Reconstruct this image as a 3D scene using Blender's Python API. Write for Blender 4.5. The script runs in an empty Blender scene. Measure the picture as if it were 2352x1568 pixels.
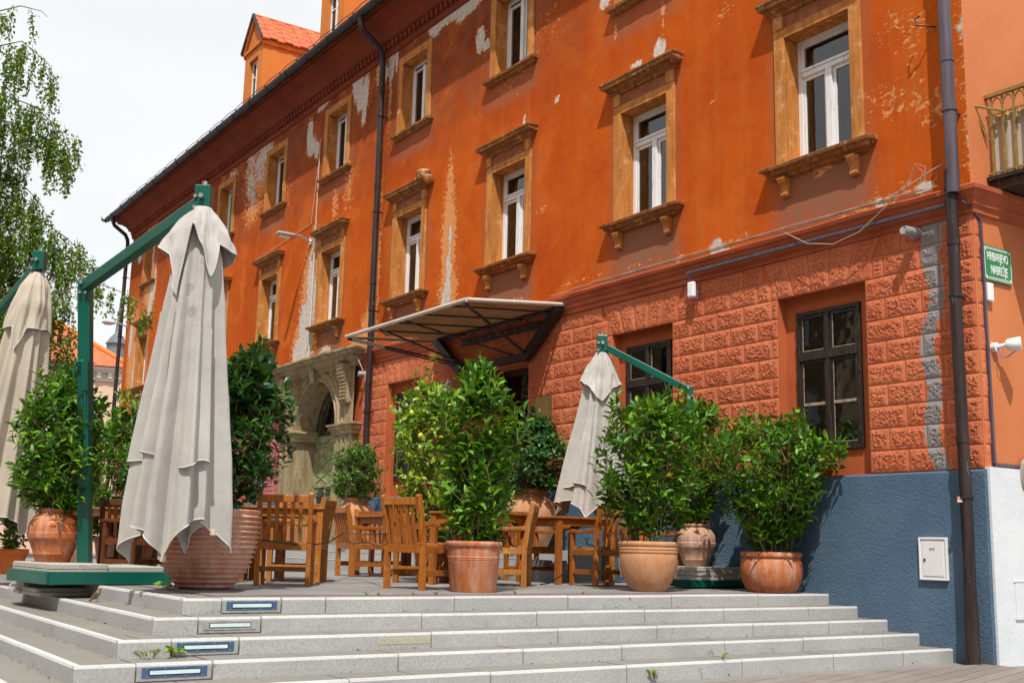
import bpy, bmesh, math, random
import numpy as np
from mathutils import Vector, Matrix, noise as mnoise

S = bpy.context.scene
COL = S.collection
R = math.radians

# ------------------------------------------------------------------ camera
YAW, PITCH, ROLL, FPX = R(55.90), R(10.20), R(1.31), 2600.0
CAM = np.array([7.93, -9.54, 0.42])
def _rows():
    cy, sy, cp, sp = math.cos(YAW), math.sin(YAW), math.cos(PITCH), math.sin(PITCH)
    f = np.array([-sy*cp, cy*cp, sp]); r = np.array([cy, sy, 0.0]); u = np.cross(r, f)
    cr, sr = math.cos(ROLL), math.sin(ROLL)
    return np.array([cr*r+sr*u, -sr*r+cr*u, f])
MR = _rows()
cd = bpy.data.cameras.new('camera')
cam = bpy.data.objects.new('camera', cd); COL.objects.link(cam)
cd.sensor_width = 36.0; cd.lens = 36.0*FPX/2352.0
cd.clip_start = 0.1; cd.clip_end = 2000
cam.matrix_world = Matrix(((MR[0][0], MR[1][0], -MR[2][0], CAM[0]), (MR[0][1], MR[1][1], -MR[2][1], CAM[1]),
                           (MR[0][2], MR[1][2], -MR[2][2], CAM[2]), (0, 0, 0, 1)))
S.camera = cam

def ray_(x, y): return np.array([(x-1176)/FPX, -(y-784)/FPX, 1.0]) @ MR
# ------------------------------------------------------------------ sun and sky
SUN = Vector((1.4, -1.0, 2.75)).normalized()
EL = math.asin(SUN.z); AZ = math.atan2(SUN.x, SUN.y)
sl = bpy.data.lights.new('sun', 'SUN'); sl.energy = 5.0; sl.angle = R(0.6); sl.color = (1.0, 0.95, 0.87)
so = bpy.data.objects.new('sun', sl); COL.objects.link(so)
so.rotation_euler = SUN.to_track_quat('Z', 'Y').to_euler()
W = bpy.data.worlds.new('World'); S.world = W; W.use_nodes = True
wn = W.node_tree; wn.nodes.clear()
sky = wn.nodes.new('ShaderNodeTexSky'); sky.sky_type = 'NISHITA'; sky.sun_disc = False
sky.sun_elevation = EL; sky.sun_rotation = AZ; sky.dust_density = 2.0
b1 = wn.nodes.new('ShaderNodeBackground'); b1.inputs[1].default_value = 0.10
wn.links.new(sky.outputs[0], b1.inputs[0])
b2 = wn.nodes.new('ShaderNodeBackground'); b2.inputs[0].default_value = (0.955, 0.975, 0.985, 1); b2.inputs[1].default_value = 1.05
tcw = wn.nodes.new('ShaderNodeTexCoord')
mpw = wn.nodes.new('ShaderNodeMapping'); mpw.inputs['Scale'].default_value = (2.2, 2.2, 5.0)
wn.links.new(tcw.outputs['Generated'], mpw.inputs[0])
nzw = wn.nodes.new('ShaderNodeTexNoise'); nzw.inputs['Scale'].default_value = 1.3; nzw.inputs['Detail'].default_value = 7
wn.links.new(mpw.outputs[0], nzw.inputs['Vector'])
rmw = wn.nodes.new('ShaderNodeMapRange'); rmw.inputs[1].default_value = 0.34; rmw.inputs[2].default_value = 0.62
rmw.inputs[3].default_value = 0.90; rmw.inputs[4].default_value = 1.0
wn.links.new(nzw.outputs[0], rmw.inputs[0])
mxw = wn.nodes.new('ShaderNodeMixShader')
wn.links.new(rmw.outputs[0], mxw.inputs[0]); wn.links.new(b1.outputs[0], mxw.inputs[1]); wn.links.new(b2.outputs[0], mxw.inputs[2])
wo = wn.nodes.new('ShaderNodeOutputWorld'); wn.links.new(mxw.outputs[0], wo.inputs[0])
S.view_settings.view_transform = 'Standard'; S.view_settings.look = 'None'
S.view_settings.exposure = 0.0; S.view_settings.gamma = 1.0
S.cycles.max_bounces = 6; S.cycles.transparent_max_bounces = 12
S.cycles.caustics_reflective = False; S.cycles.caustics_refractive = False

# ------------------------------------------------------------------ measuring helpers (photo pixels at 2352 x 1568 -> metres)
def ray(x, y): return np.array([(x-1176)/FPX, -(y-784)/FPX, 1.0]) @ MR
def at(x, y, D): return Vector(CAM + D*ray(x, y))
def onY(x, y, Y=0.0):
    d = ray(x, y); return Vector(CAM + (Y-CAM[1])/d[1]*d)
def onX(x, y, X):
    d = ray(x, y); return Vector(CAM + (X-CAM[0])/d[0]*d)
def onZ(x, y, Z=0.0):
    d = ray(x, y); return Vector(CAM + (Z-CAM[2])/d[2]*d)
def G(x, D, z=0.0):                      # point at height z seen in column x at depth D
    a, b = ray(x, 0)[2], ray(x, 1000)[2]
    y = ((z-CAM[2])/D - a)/((b-a)/1000.0)
    return at(x, y, D)
CR = Vector((math.cos(YAW), math.sin(YAW), 0)); CF = Vector((-math.sin(YAW), math.cos(YAW), 0))

# ------------------------------------------------------------------ object helpers
def tag(o, label, cat, group=None):
    o['label'] = label; o['category'] = cat
    if group: o['group'] = group
    return o
def thing(name, label, cat, loc=(0, 0, 0), rz=0.0, group=None):
    o = bpy.data.objects.new(name, None); COL.objects.link(o)
    o.location = loc; o.rotation_euler = (0, 0, rz); o.empty_display_size = 0.2
    return tag(o, label, cat, group)
def copy_tree(o, parent=None):
    c = o.copy(); COL.objects.link(c)
    if parent: c.parent = parent
    for ch in list(o.children): copy_tree(ch, c)
    return c

class MB:
    def __init__(s): s.v = []; s.f = []; s.m = []
    def add(s, vs, fs, mat=0):
        n = len(s.v); s.v += [tuple(p) for p in vs]
        for f in fs: s.f.append(tuple(i+n for i in f)); s.m.append(mat)
    def box(s, a, b, mat=0):
        (x0, y0, z0), (x1, y1, z1) = a, b
        s.add([(x0,y0,z0),(x1,y0,z0),(x1,y1,z0),(x0,y1,z0),(x0,y0,z1),(x1,y0,z1),(x1,y1,z1),(x0,y1,z1)],
              [(3,2,1,0),(4,5,6,7),(0,1,5,4),(1,2,6,5),(2,3,7,6),(3,0,4,7)], mat)
    def obox(s, c, ax, ay, az, h, mat=0):          # centre, three axes, half sizes
        c = Vector(c); ax, ay, az = Vector(ax).normalized()*h[0], Vector(ay).normalized()*h[1], Vector(az).normalized()*h[2]
        p = [c+sx*ax+sy*ay+sz*az for sz in (-1, 1) for sx, sy in ((-1,-1),(1,-1),(1,1),(-1,1))]
        s.add(p, [(3,2,1,0),(4,5,6,7),(0,1,5,4),(1,2,6,5),(2,3,7,6),(3,0,4,7)], mat)
    def bar(s, p, q, w, h, up=(0,0,1), mat=0):      # square bar between two points
        p, q = Vector(p), Vector(q); d = (q-p); L = d.length; d.normalize()
        u = Vector(up); sd = d.cross(u)
        if sd.length < 1e-4: sd = d.cross(Vector((1,0,0)))
        sd.normalize(); u = sd.cross(d)
        s.obox((p+q)/2, d, sd, u, (L/2, w/2, h/2), mat)
    def tube(s, pts, r, n=8, mat=0, cap=True):
        pts = [Vector(p) for p in pts]; k = len(pts)
        rs = r if isinstance(r, (list, tuple)) else [r]*k
        t = (pts[1]-pts[0]).normalized()
        a = t.orthogonal().normalized(); vs = []
        for i in range(k):
            t2 = (pts[min(i+1, k-1)]-pts[max(i-1, 0)])
            if t2.length < 1e-9: t2 = t
            t2.normalize(); a = (a - t2*a.dot(t2))
            if a.length < 1e-6: a = t2.orthogonal()
            a.normalize(); b = t2.cross(a); t = t2
            vs += [pts[i]+(a*math.cos(6.28318*j/n)+b*math.sin(6.28318*j/n))*rs[i] for j in range(n)]
        fs = [(i*n+j, i*n+(j+1)%n, (i+1)*n+(j+1)%n, (i+1)*n+j) for i in range(k-1) for j in range(n)]
        if cap: fs += [tuple(range(n-1, -1, -1)), tuple(range((k-1)*n, k*n))]
        s.add(vs, fs, mat)
    def lathe(s, prof, n=40, mat=0, c=(0,0,0), wob=0.0, seed=0):
        vs = []
        for i, (r, z) in enumerate(prof):
            for j in range(n):
                a = 6.28318*j/n
                k = 1+wob*mnoise.noise(Vector((math.cos(a)*1.5+seed, math.sin(a)*1.5, z*4)))
                vs.append((c[0]+r*k*math.cos(a), c[1]+r*k*math.sin(a), c[2]+z))
        fs = [(i*n+j, i*n+(j+1)%n, (i+1)*n+(j+1)%n, (i+1)*n+j) for i in range(len(prof)-1) for j in range(n)]
        if prof[0][0] > 1e-4: fs.append(tuple(range(n-1, -1, -1)))
        s.add(vs, fs, mat)
    def rectloft(s, x0, x1, y0, y1, prof, mat=0, capb=True, capt=True, jit=0.0, sub=1):
        """mouldings: footprint grown by p at height z, lofted"""
        vs = []; rings = []
        for p, z in prof:
            a, b, c, d = x0-p, x1+p, y0-p, y1+p
            ring = []
            for (xa, ya), (xb, yb) in (((a,c),(b,c)), ((b,c),(b,d)), ((b,d),(a,d)), ((a,d),(a,c))):
                for k in range(sub):
                    t = k/sub; ring.append((xa+(xb-xa)*t, ya+(yb-ya)*t, z))
            if jit:
                ring = [(q[0]+jit*mnoise.noise(Vector(q)*7), q[1]+jit*mnoise.noise(Vector(q)*7+Vector((9,0,0))), q[2]+jit*mnoise.noise(Vector(q)*6+Vector((0,5,0)))) for q in ring]
            rings.append(ring); vs += ring
        n = 4*sub; k = len(prof)
        fs = [(i*n+j, i*n+(j+1)%n, (i+1)*n+(j+1)%n, (i+1)*n+j) for i in range(k-1) for j in range(n)]
        if capb: fs.append(tuple(range(n-1, -1, -1)))
        if capt: fs.append(tuple(range((k-1)*n, k*n)))
        s.add(vs, fs, mat)
    def prism(s, poly, x0, x1, mat=0):              # poly of (y, z) extruded along x
        n = len(poly)
        s.add([(x0, y, z) for y, z in poly]+[(x1, y, z) for y, z in poly],
              [(i, (i+1)%n, n+(i+1)%n, n+i) for i in range(n)]+[tuple(range(n-1, -1, -1)), tuple(range(n, 2*n))], mat)
    def build(s, name, mats, parent=None, loc=None, smooth=False, bev=0.0, kind=None):
        me = bpy.data.meshes.new(name); me.from_pydata(s.v, [], s.f)
        if not isinstance(mats, (list, tuple)): mats = [mats]
        for m in mats: me.materials.append(m)
        if len(mats) > 1: me.polygons.foreach_set('material_index', s.m)
        bm = bmesh.new(); bm.from_mesh(me); bmesh.ops.recalc_face_normals(bm, faces=bm.faces); bm.to_mesh(me); bm.free()
        if smooth: me.polygons.foreach_set('use_smooth', [True]*len(me.polygons)); me.set_sharp_from_angle(angle=R(smooth if smooth is not True else 50))
        me.update()
        o = bpy.data.objects.new(name, me); COL.objects.link(o)
        if parent: o.parent = parent
        if loc is not None: o.location = loc
        if bev:
            b = o.modifiers.new('bevel', 'BEVEL'); b.width = bev; b.segments = 2; b.limit_method = 'ANGLE'; b.angle_limit = R(40)
        if kind: o['kind'] = kind
        return o

# ------------------------------------------------------------------ materials
class NT:
    def __init__(s, name, rough=0.7, spec=0.3, metal=0.0):
        s.m = bpy.data.materials.new(name); s.m.use_nodes = True; s.t = s.m.node_tree
        s.b = s.t.nodes['Principled BSDF']; s.b.inputs['Roughness'].default_value = rough
        s.b.inputs['Specular IOR Level'].default_value = spec; s.b.inputs['Metallic'].default_value = metal
        s.out = s.t.nodes['Material Output']
    def n(s, ty, **kw):
        nd = s.t.nodes.new(ty)
        for k, v in kw.items(): setattr(nd, k, v)
        return nd
    def put(s, sock, v):
        if isinstance(v, bpy.types.NodeSocket): s.t.links.new(v, sock)
        elif isinstance(v, (tuple, list)) and len(v) == 3 and sock.type == 'RGBA': sock.default_value = (*v, 1)
        else: sock.default_value = v
    def co(s, scale=None, rand=False, gen='Object'):
        o = s.n('ShaderNodeTexCoord').outputs[gen]
        if rand:
            oi = s.n('ShaderNodeObjectInfo'); a = s.n('ShaderNodeVectorMath', operation='MULTIPLY_ADD')
            s.put(a.inputs[0], oi.outputs['Random']); a.inputs[1].default_value = (17, 23, 31); s.put(a.inputs[2], o); o = a.outputs[0]
        if scale:
            mp = s.n('ShaderNodeMapping'); mp.inputs['Scale'].default_value = scale; s.put(mp.inputs[0], o); o = mp.outputs[0]
        return o
    def noise(s, vec, scale, detail=5, rough=0.55, dist=0.0):
        nd = s.n('ShaderNodeTexNoise'); s.put(nd.inputs['Vector'], vec)
        nd.inputs['Scale'].default_value = scale; nd.inputs['Detail'].default_value = detail
        nd.inputs['Roughness'].default_value = rough; nd.inputs['Distortion'].default_value = dist
        return nd.outputs[0]
    def rng(s, v, a, b, c=0.0, d=1.0):
        nd = s.n('ShaderNodeMapRange'); s.put(nd.inputs[0], v)
        for i, k in enumerate((a, b, c, d)): nd.inputs[i+1].default_value = k
        return nd.outputs[0]
    def math(s, op, a, b=0.0):
        nd = s.n('ShaderNodeMath', operation=op); s.put(nd.inputs[0], a); s.put(nd.inputs[1], b); return nd.outputs[0]
    def mix(s, fac, a, b):
        nd = s.n('ShaderNodeMix', data_type='RGBA'); s.put(nd.inputs[0], fac); s.put(nd.inputs[6], a); s.put(nd.inputs[7], b); return nd.outputs[2]
    def attr(s, name): return s.n('ShaderNodeAttribute', attribute_name=name)
    def sep(s, v):
        nd = s.n('ShaderNodeSeparateXYZ'); s.put(nd.inputs[0], v); return nd.outputs
    def col(s, c): s.put(s.b.inputs['Base Color'], c)
    def rough(s, v): s.put(s.b.inputs['Roughness'], v)
    def bump(s, h, strength=0.3, dist=0.01):
        nd = s.n('ShaderNodeBump'); nd.inputs['Strength'].default_value = strength; nd.inputs['Distance'].default_value = dist
        s.put(nd.inputs['Height'], h); s.t.links.new(nd.outputs[0], s.b.inputs['Normal'])

M = {}
def simple(name, c1, c2, scale=4.0, rough=0.6, spec=0.3, metal=0.0, bump=0.0, bscale=60, stretch=None, rand=True, detail=6):
    k = NT(name, rough, spec, metal); v = k.co(stretch, rand)
    k.col(k.mix(k.rng(k.noise(v, scale, detail), 0.32, 0.68), c1, c2))
    if bump: k.bump(k.noise(k.co(None, rand), bscale, 4), bump, 0.01)
    M[name] = k.m; return k

# plaster of the upper storeys: base + wear painted into attributes (peel, ochre, grey, dark)
def plaster():
    k = NT('orange_plaster', 0.95, 0.05); v = k.co()
    big = k.noise(v, 0.45, 6, 0.6); mid = k.noise(v, 2.2, 8, 0.62); fine = k.noise(v, 14, 6, 0.6); gr = k.noise(v, 70, 3)
    stv = k.co((1.6, 1, 0.16)); streak = k.noise(stv, 2.6, 6, 0.6)
    a = k.n('ShaderNodeVertexColor', layer_name='wear'); sp = k.n('ShaderNodeSeparateColor'); k.put(sp.inputs[0], a.outputs[0])
    dk = k.attr('dark').outputs['Fac']
    base = k.mix(k.rng(big, 0.36, 0.66), (0.44, 0.070, 0.008), (0.56, 0.112, 0.013))
    base = k.mix(k.rng(mid, 0.45, 0.75, 0, 0.75), base, (0.37, 0.056, 0.008))
    base = k.mix(k.rng(streak, 0.5, 0.75, 0, 0.6), base, (0.46, 0.13, 0.028))
    base = k.mix(k.math('MULTIPLY', k.rng(k.noise(v, 1.1, 9, 0.7), 0.56, 0.72), 0.45), base, (0.54, 0.20, 0.06))
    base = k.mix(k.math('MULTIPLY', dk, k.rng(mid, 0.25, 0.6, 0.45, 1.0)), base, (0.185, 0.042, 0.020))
    base = k.mix(k.math('MULTIPLY', k.rng(k.noise(k.co((2.2, 1, 0.22)), 3.1, 8, 0.7), 0.52, 0.70), 0.28), base, (0.22, 0.055, 0.022))
    base = k.mix(k.math('MULTIPLY', k.rng(k.noise(v, 32, 6, 0.75), 0.55, 0.75), 0.4), base, (0.28, 0.045, 0.010))
    base = k.mix(k.math('MULTIPLY', k.rng(k.noise(v, 0.8, 8, 0.72, 0.8), 0.50, 0.68), k.rng(k.sep(v)[0], 0.0, -7.0, 0.22, 0.60)), base, (0.62, 0.165, 0.028))
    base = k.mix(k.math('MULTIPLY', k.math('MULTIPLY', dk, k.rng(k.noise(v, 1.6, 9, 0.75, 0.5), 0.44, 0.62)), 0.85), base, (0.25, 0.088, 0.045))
    gm = k.math('MULTIPLY', sp.outputs[2], k.rng(k.noise(stv, 5, 5), 0.25, 0.65, 0.55, 1.0))
    base = k.mix(gm, base, (0.255, 0.125, 0.080))
    edge = k.math('ADD', k.math('MULTIPLY', mid, 0.55), k.math('MULTIPLY', fine, 0.55))
    fl = k.noise(k.co((1, 1, 1.7)), 9, 9, 0.72, 0.6)
    om = k.rng(k.math('ADD', sp.outputs[1], k.math('MULTIPLY', k.math('SUBTRACT', k.math('ADD', k.math('MULTIPLY', fl, 0.75), k.math('MULTIPLY', fine, 0.35)), 0.55), 3.0)), 0.56, 0.66)
    base = k.mix(om, base, k.mix(fine, (0.62, 0.23, 0.05), (0.68, 0.33, 0.15)))
    pv = k.math('ADD', sp.outputs[0], k.math('MULTIPLY', k.math('SUBTRACT', k.math('ADD', k.math('MULTIPLY', edge, 0.7), k.math('MULTIPLY', fl, 0.33)), 0.55), 2.6)); pm = k.rng(pv, 0.50, 0.53)
    base = k.mix(k.rng(pv, 0.36, 0.44), base, (0.56, 0.25, 0.12))
    base = k.mix(pm, base, k.mix(k.rng(fine, 0.35, 0.65), (0.46, 0.40, 0.35), (0.66, 0.60, 0.55)))
    k.col(base)
    h = k.math('ADD', k.math('MULTIPLY', gr, 0.35), k.math('MULTIPLY', fine, 0.5))
    h = k.math('SUBTRACT', h, k.math('MULTIPLY', pm, 0.9)); h = k.math('SUBTRACT', h, k.math('MULTIPLY', om, 0.35))
    k.bump(h, 0.55, 0.012); M['plaster'] = k.m
plaster()
def rustic(name, c1, c2, c3):
    k = NT(name, 0.95, 0.05); v = k.co()
    a = k.n('ShaderNodeVertexColor', layer_name='wear'); sp = k.n('ShaderNodeSeparateColor'); k.put(sp.inputs[0], a.outputs[0])
    base = k.mix(k.rng(k.noise(v, 1.3, 7, 0.6), 0.35, 0.65), c1, c2)
    base = k.mix(k.rng(k.noise(v, 9, 6), 0.5, 0.75, 0, 0.6), base, c3)
    base = k.mix(k.math('MULTIPLY', k.n('ShaderNodeNewGeometry').outputs['Random Per Island'], 0.30), base, c3)
    fine = k.noise(v, 16, 5)
    gm = k.rng(k.math('ADD', sp.outputs[0], k.math('MULTIPLY', k.math('SUBTRACT', fine, 0.5), 1.6)), 0.46, 0.54)
    base = k.mix(gm, base, (0.30, 0.27, 0.27))
    k.col(base); rg1 = k.math('ABSOLUTE', k.math('SUBTRACT', k.noise(v, 36, 3, 0.5, 0.5), 0.5)); k.bump(k.math('ADD', k.math('MULTIPLY', rg1, -1.2), k.math('MULTIPLY', k.noise(v, 90, 4), 0.5)), 0.9, 0.014); M[name] = k.m
rustic('rustic_orange', (0.56, 0.155, 0.072), (0.66, 0.215, 0.105), (0.44, 0.115, 0.062))
rustic('rustic_pink', (0.50, 0.15, 0.17), (0.56, 0.19, 0.22), (0.42, 0.11, 0.13))
simple('smooth_orange', (0.41, 0.105, 0.042), (0.49, 0.135, 0.052), 1.2, 0.95, 0.05, 0, 0.3, 40, None, False)
k = simple('side_orange', (0.52, 0.160, 0.060), (0.60, 0.215, 0.085), 0.9, 0.85, 0.2, 0, 0.35, 35, None, False)
k = NT('blue_plinth', 0.8, 0.25); v = k.co()
b = k.mix(k.rng(k.noise(v, 1.5, 6), 0.3, 0.7), (0.072, 0.130, 0.200), (0.110, 0.178, 0.262)); zz = k.sep(v)[2]
b = k.mix(k.math('MULTIPLY', k.rng(k.math('ADD', zz, k.math('MULTIPLY', k.noise(v, 5, 7, 0.7), 0.35)), -0.18, -0.42), 0.6), b, (0.10, 0.095, 0.09)); b = k.mix(k.rng(k.noise(v, 4, 8, 0.75), 0.62, 0.74, 0, 0.35), b, (0.20, 0.235, 0.28)); k.col(b)
k.bump(k.math('ADD', k.noise(v, 62, 4, 0.65), k.math('MULTIPLY', k.noise(v, 26, 3), 0.6)), 1.0, 0.018); M['blue_plinth'] = k.m
k = simple('white_wall', (0.55, 0.585, 0.63), (0.66, 0.685, 0.72), 2.0, 0.8, 0.2, 0, 0.35, 22, None, False)
k = NT('ochre', 0.8, 0.2); v = k.co(None, True); sv = k.co((3, 3, 0.5), True)
b = k.mix(k.rng(k.noise(sv, 3.5, 7, 0.65), 0.34, 0.66), (0.33, 0.118, 0.022), (0.57, 0.235, 0.060))
b = k.mix(k.rng(k.noise(v, 6, 8, 0.7), 0.54, 0.68, 0, 0.85), b, (0.66, 0.34, 0.17))
b = k.mix(k.rng(k.noise(v, 2.2, 6, 0.7), 0.58, 0.75, 0, 0.7), b, (0.26, 0.13, 0.055))
k.col(b); k.bump(k.noise(v, 30, 6), 0.4, 0.008); M['ochre'] = k.m
k = NT('sill_stone', 0.85, 0.2); v = k.co(None, True); sv = k.co((8, 8, 0.8), True)
b = k.mix(k.rng(k.noise(sv, 2, 7, 0.7), 0.32, 0.68), (0.13, 0.05, 0.018), (0.38, 0.15, 0.04))
b = k.mix(k.rng(k.noise(v, 9, 8, 0.7), 0.56, 0.66, 0, 0.9), b, (0.52, 0.33, 0.20))
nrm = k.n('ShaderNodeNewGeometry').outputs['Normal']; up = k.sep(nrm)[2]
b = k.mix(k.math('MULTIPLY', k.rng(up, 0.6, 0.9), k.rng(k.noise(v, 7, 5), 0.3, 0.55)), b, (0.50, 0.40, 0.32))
k.col(b); k.bump(k.noise(v, 40, 6), 0.6, 0.01); M['sill_stone'] = k.m
simple('frieze', (0.22, 0.07, 0.035), (0.36, 0.13, 0.06), 7, 0.85, 0.2, 0, 0.5, 30)
simple('cornice', (0.165, 0.034, 0.015), (0.23, 0.048, 0.02), 1.5, 0.85, 0.2, 0, 0.2, 30, None, False)
simple('belt', (0.34, 0.078, 0.034), (0.46, 0.12, 0.055), 2.5, 0.85, 0.2, 0, 0.35, 30, None, False)
k = NT('portal_stone', 0.88, 0.2); v = k.co(); sv = k.co((2, 2, 0.4))
b = k.mix(k.rng(k.noise(sv, 2.5, 7, 0.65), 0.33, 0.66), (0.23, 0.172, 0.092), (0.44, 0.355, 0.22))
b = k.mix(k.rng(k.noise(v, 5, 8, 0.7), 0.55, 0.7, 0, 0.8), b, (0.13, 0.10, 0.065))
k.col(b); k.bump(k.noise(v, 26, 7, 0.65), 0.8, 0.02); M['portal_stone'] = k.m
k = NT('white_wood', 0.55, 0.35); v = k.co((6, 6, 0.8), True)
k.col(k.mix(k.rng(k.noise(v, 5, 7, 0.7), 0.56, 0.70), (0.74, 0.75, 0.77), (0.36, 0.33, 0.30))); k.bump(k.noise(v, 12, 4), 0.25, 0.004); M['white_wood'] = k.m
k = NT('dark_wood', 0.55, 0.35); v = k.co((8, 8, 1.0), True)
k.col(k.mix(k.rng(k.noise(v, 4, 7, 0.7), 0.5, 0.75), (0.022, 0.014, 0.011), (0.085, 0.06, 0.045))); k.bump(k.noise(v, 12, 4), 0.3, 0.004); M['dark_wood'] = k.m
simple('pale_putty', (0.42, 0.32, 0.24), (0.20, 0.14, 0.10), 20, 0.7)
# glass you can see through, with reflections
def glass(name, tint, base=0.035):
    k = NT(name); t = k.t; t.nodes.remove(k.b)
    gl = k.n('ShaderNodeBsdfGlossy'); gl.inputs['Roughness'].default_value = 0.015; gl.inputs['Color'].default_value = (0.95, 0.97, 1, 1)
    tr = k.n('ShaderNodeBsdfTransparent'); tr.inputs['Color'].default_value = (*tint, 1)
    fr = k.n('ShaderNodeFresnel'); fr.inputs['IOR'].default_value = 1.55
    bp = k.n('ShaderNodeBump'); bp.inputs['Strength'].default_value = 0.12; bp.inputs['Distance'].default_value = 0.02
    k.put(bp.inputs['Height'], k.noise(k.co(None, True), 2.2, 2)); t.links.new(bp.outputs[0], gl.inputs['Normal'])
    mx = k.n('ShaderNodeMixShader'); k.put(mx.inputs[0], k.math('ADD', fr.outputs[0], base))
    t.links.new(tr.outputs[0], mx.inputs[1]); t.links.new(gl.outputs[0], mx.inputs[2]); t.links.new(mx.outputs[0], k.out.inputs[0]); M[name] = k.m
glass('glass', (0.80, 0.84, 0.84)); glass('old_glass', (0.60, 0.62, 0.62), 0.0)
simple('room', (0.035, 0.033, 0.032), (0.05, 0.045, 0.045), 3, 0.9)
simple('curtain', (0.40, 0.41, 0.43), (0.52, 0.52, 0.53), 6, 0.9, 0.1)
simple('green_blind', (0.0, 0.20, 0.15), (0.0, 0.26, 0.20), 3, 0.5)
k = NT('roof_tile', 0.75, 0.25); v = k.co()
k.col(k.mix(k.rng(k.noise(v, 5, 6), 0.3, 0.7), (0.42, 0.10, 0.045), (0.58, 0.17, 0.075))); k.bump(k.noise(v, 30, 4), 0.3, 0.01); M['roof_tile'] = k.m
simple('dormer_orange', (0.52, 0.17, 0.038), (0.58, 0.21, 0.05), 0.8, 0.85, 0.2, 0, 0.2, 40, None, False)
k = simple('gutter_metal', (0.020, 0.020, 0.022), (0.045, 0.045, 0.05), 3, 0.5, 0.4, 0.3, 0.1, 20, None, False)
k = NT('pipe_metal', 0.5, 0.3, 0.0); v = k.co((5, 5, 0.5))
b = k.mix(k.rng(k.noise(v, 3, 7, 0.65), 0.35, 0.65), (0.016, 0.010, 0.010), (0.045, 0.028, 0.027))
b = k.mix(k.rng(k.noise(k.co((9, 9, 1.2)), 3, 7, 0.7), 0.62, 0.68, 0, 0.8), b, (0.14, 0.22, 0.22)); k.col(b); k.bump(k.noise(v, 15, 4), 0.2, 0.004); M['pipe_metal'] = k.m
k = NT('pipe_violet', 0.40, 0.5); v = k.co((5, 5, 0.5)); k.col(k.mix(k.rng(k.noise(v, 3, 7, 0.65), 0.35, 0.7), (0.055, 0.04, 0.055), (0.11, 0.085, 0.11))); M['pipe_violet'] = k.m
# granite
def granite(name, c1, c2, rough=0.8, stain=True):
    k = NT(name, rough, 0.25); v = k.co()
    g = k.math('ADD', k.math('MULTIPLY', k.noise(v, 190, 3, 0.7), 0.6), k.math('MULTIPLY', k.noise(v, 75, 3, 0.7), 0.4))
    b = k.mix(k.rng(g, 0.38, 0.62), c1, c2)
    b = k.mix(k.rng(k.noise(v, 1.4, 7, 0.6), 0.4, 0.7, 0, 0.3), b, tuple(x*0.72 for x in c1))
    if stain: b = k.mix(k.math('MULTIPLY', k.rng(k.noise(v, 6, 9, 0.78), 0.60, 0.68), k.rng(k.noise(v, 1.3, 3), 0.46, 0.56, 0, 0.8)), b, (0.10, 0.045, 0.025))
    k.col(b); k.bump(g, 0.25, 0.006); M[name] = k.m
granite('granite', (0.27, 0.27, 0.275), (0.51, 0.505, 0.495)); granite('granite_pale', (0.42, 0.42, 0.425), (0.66, 0.66, 0.655), 0.8, False)
granite('slate', (0.175, 0.165, 0.15), (0.26, 0.245, 0.22), 0.75, False); granite('slab_concrete', (0.30, 0.275, 0.245), (0.58, 0.545, 0.50), 0.9, True)
# boards of the deck: run along Y
def boards(name, c1, c2, c3, w, ln, rot):
    k = NT(name, 0.8, 0.25); o = k.co(); mp = k.n('ShaderNodeMapping'); mp.inputs['Rotation'].default_value = (0, 0, rot); k.put(mp.inputs[0], o); v = mp.outputs[0]
    br = k.n('ShaderNodeTexBrick'); k.put(br.inputs['Vector'], v); br.offset = 0.37
    br.inputs['Color1'].default_value = (*c1, 1); br.inputs['Color2'].default_value = (*c2, 1); br.inputs['Mortar'].default_value = (*c3, 1)
    br.inputs['Scale'].default_value = 1.0; br.inputs['Mortar Size'].default_value = 0.004; br.inputs['Mortar Smooth'].default_value = 0.2
    br.inputs['Brick Width'].default_value = ln; br.inputs['Row Height'].default_value = w
    mp2 = k.n('ShaderNodeMapping'); mp2.inputs['Scale'].default_value = (0.7, 14, 1); k.put(mp2.inputs[0], v)
    gr = k.noise(mp2.outputs[0], 3, 7, 0.65)
    b = k.mix(k.rng(gr, 0.4, 0.75, 0, 0.55), br.outputs[0], tuple(x*0.5 for x in c1))
    b = k.mix(k.rng(k.noise(v, 0.8, 6), 0.45, 0.7, 0, 0.45), b, tuple(min(1, x*1.25) for x in c2))
    k.col(b); k.bump(k.math('SUBTRACT', k.math('MULTIPLY', gr, 0.3), br.outputs['Fac']), 0.5, 0.006); M[name] = k.m
boards('deck_boards', (0.20, 0.195, 0.19), (0.265, 0.258, 0.25), (0.045, 0.038, 0.034), 0.145, 2.4, R(90))
boards('walk_boards', (0.20, 0.17, 0.155), (0.25, 0.215, 0.195), (0.05, 0.03, 0.028), 0.14, 3.0, R(72))
simple('brown_strip', (0.12, 0.055, 0.045), (0.17, 0.09, 0.07), 5, 0.8)
granite('pavers', (0.18, 0.175, 0.165), (0.27, 0.26, 0.245), 0.85)
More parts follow.
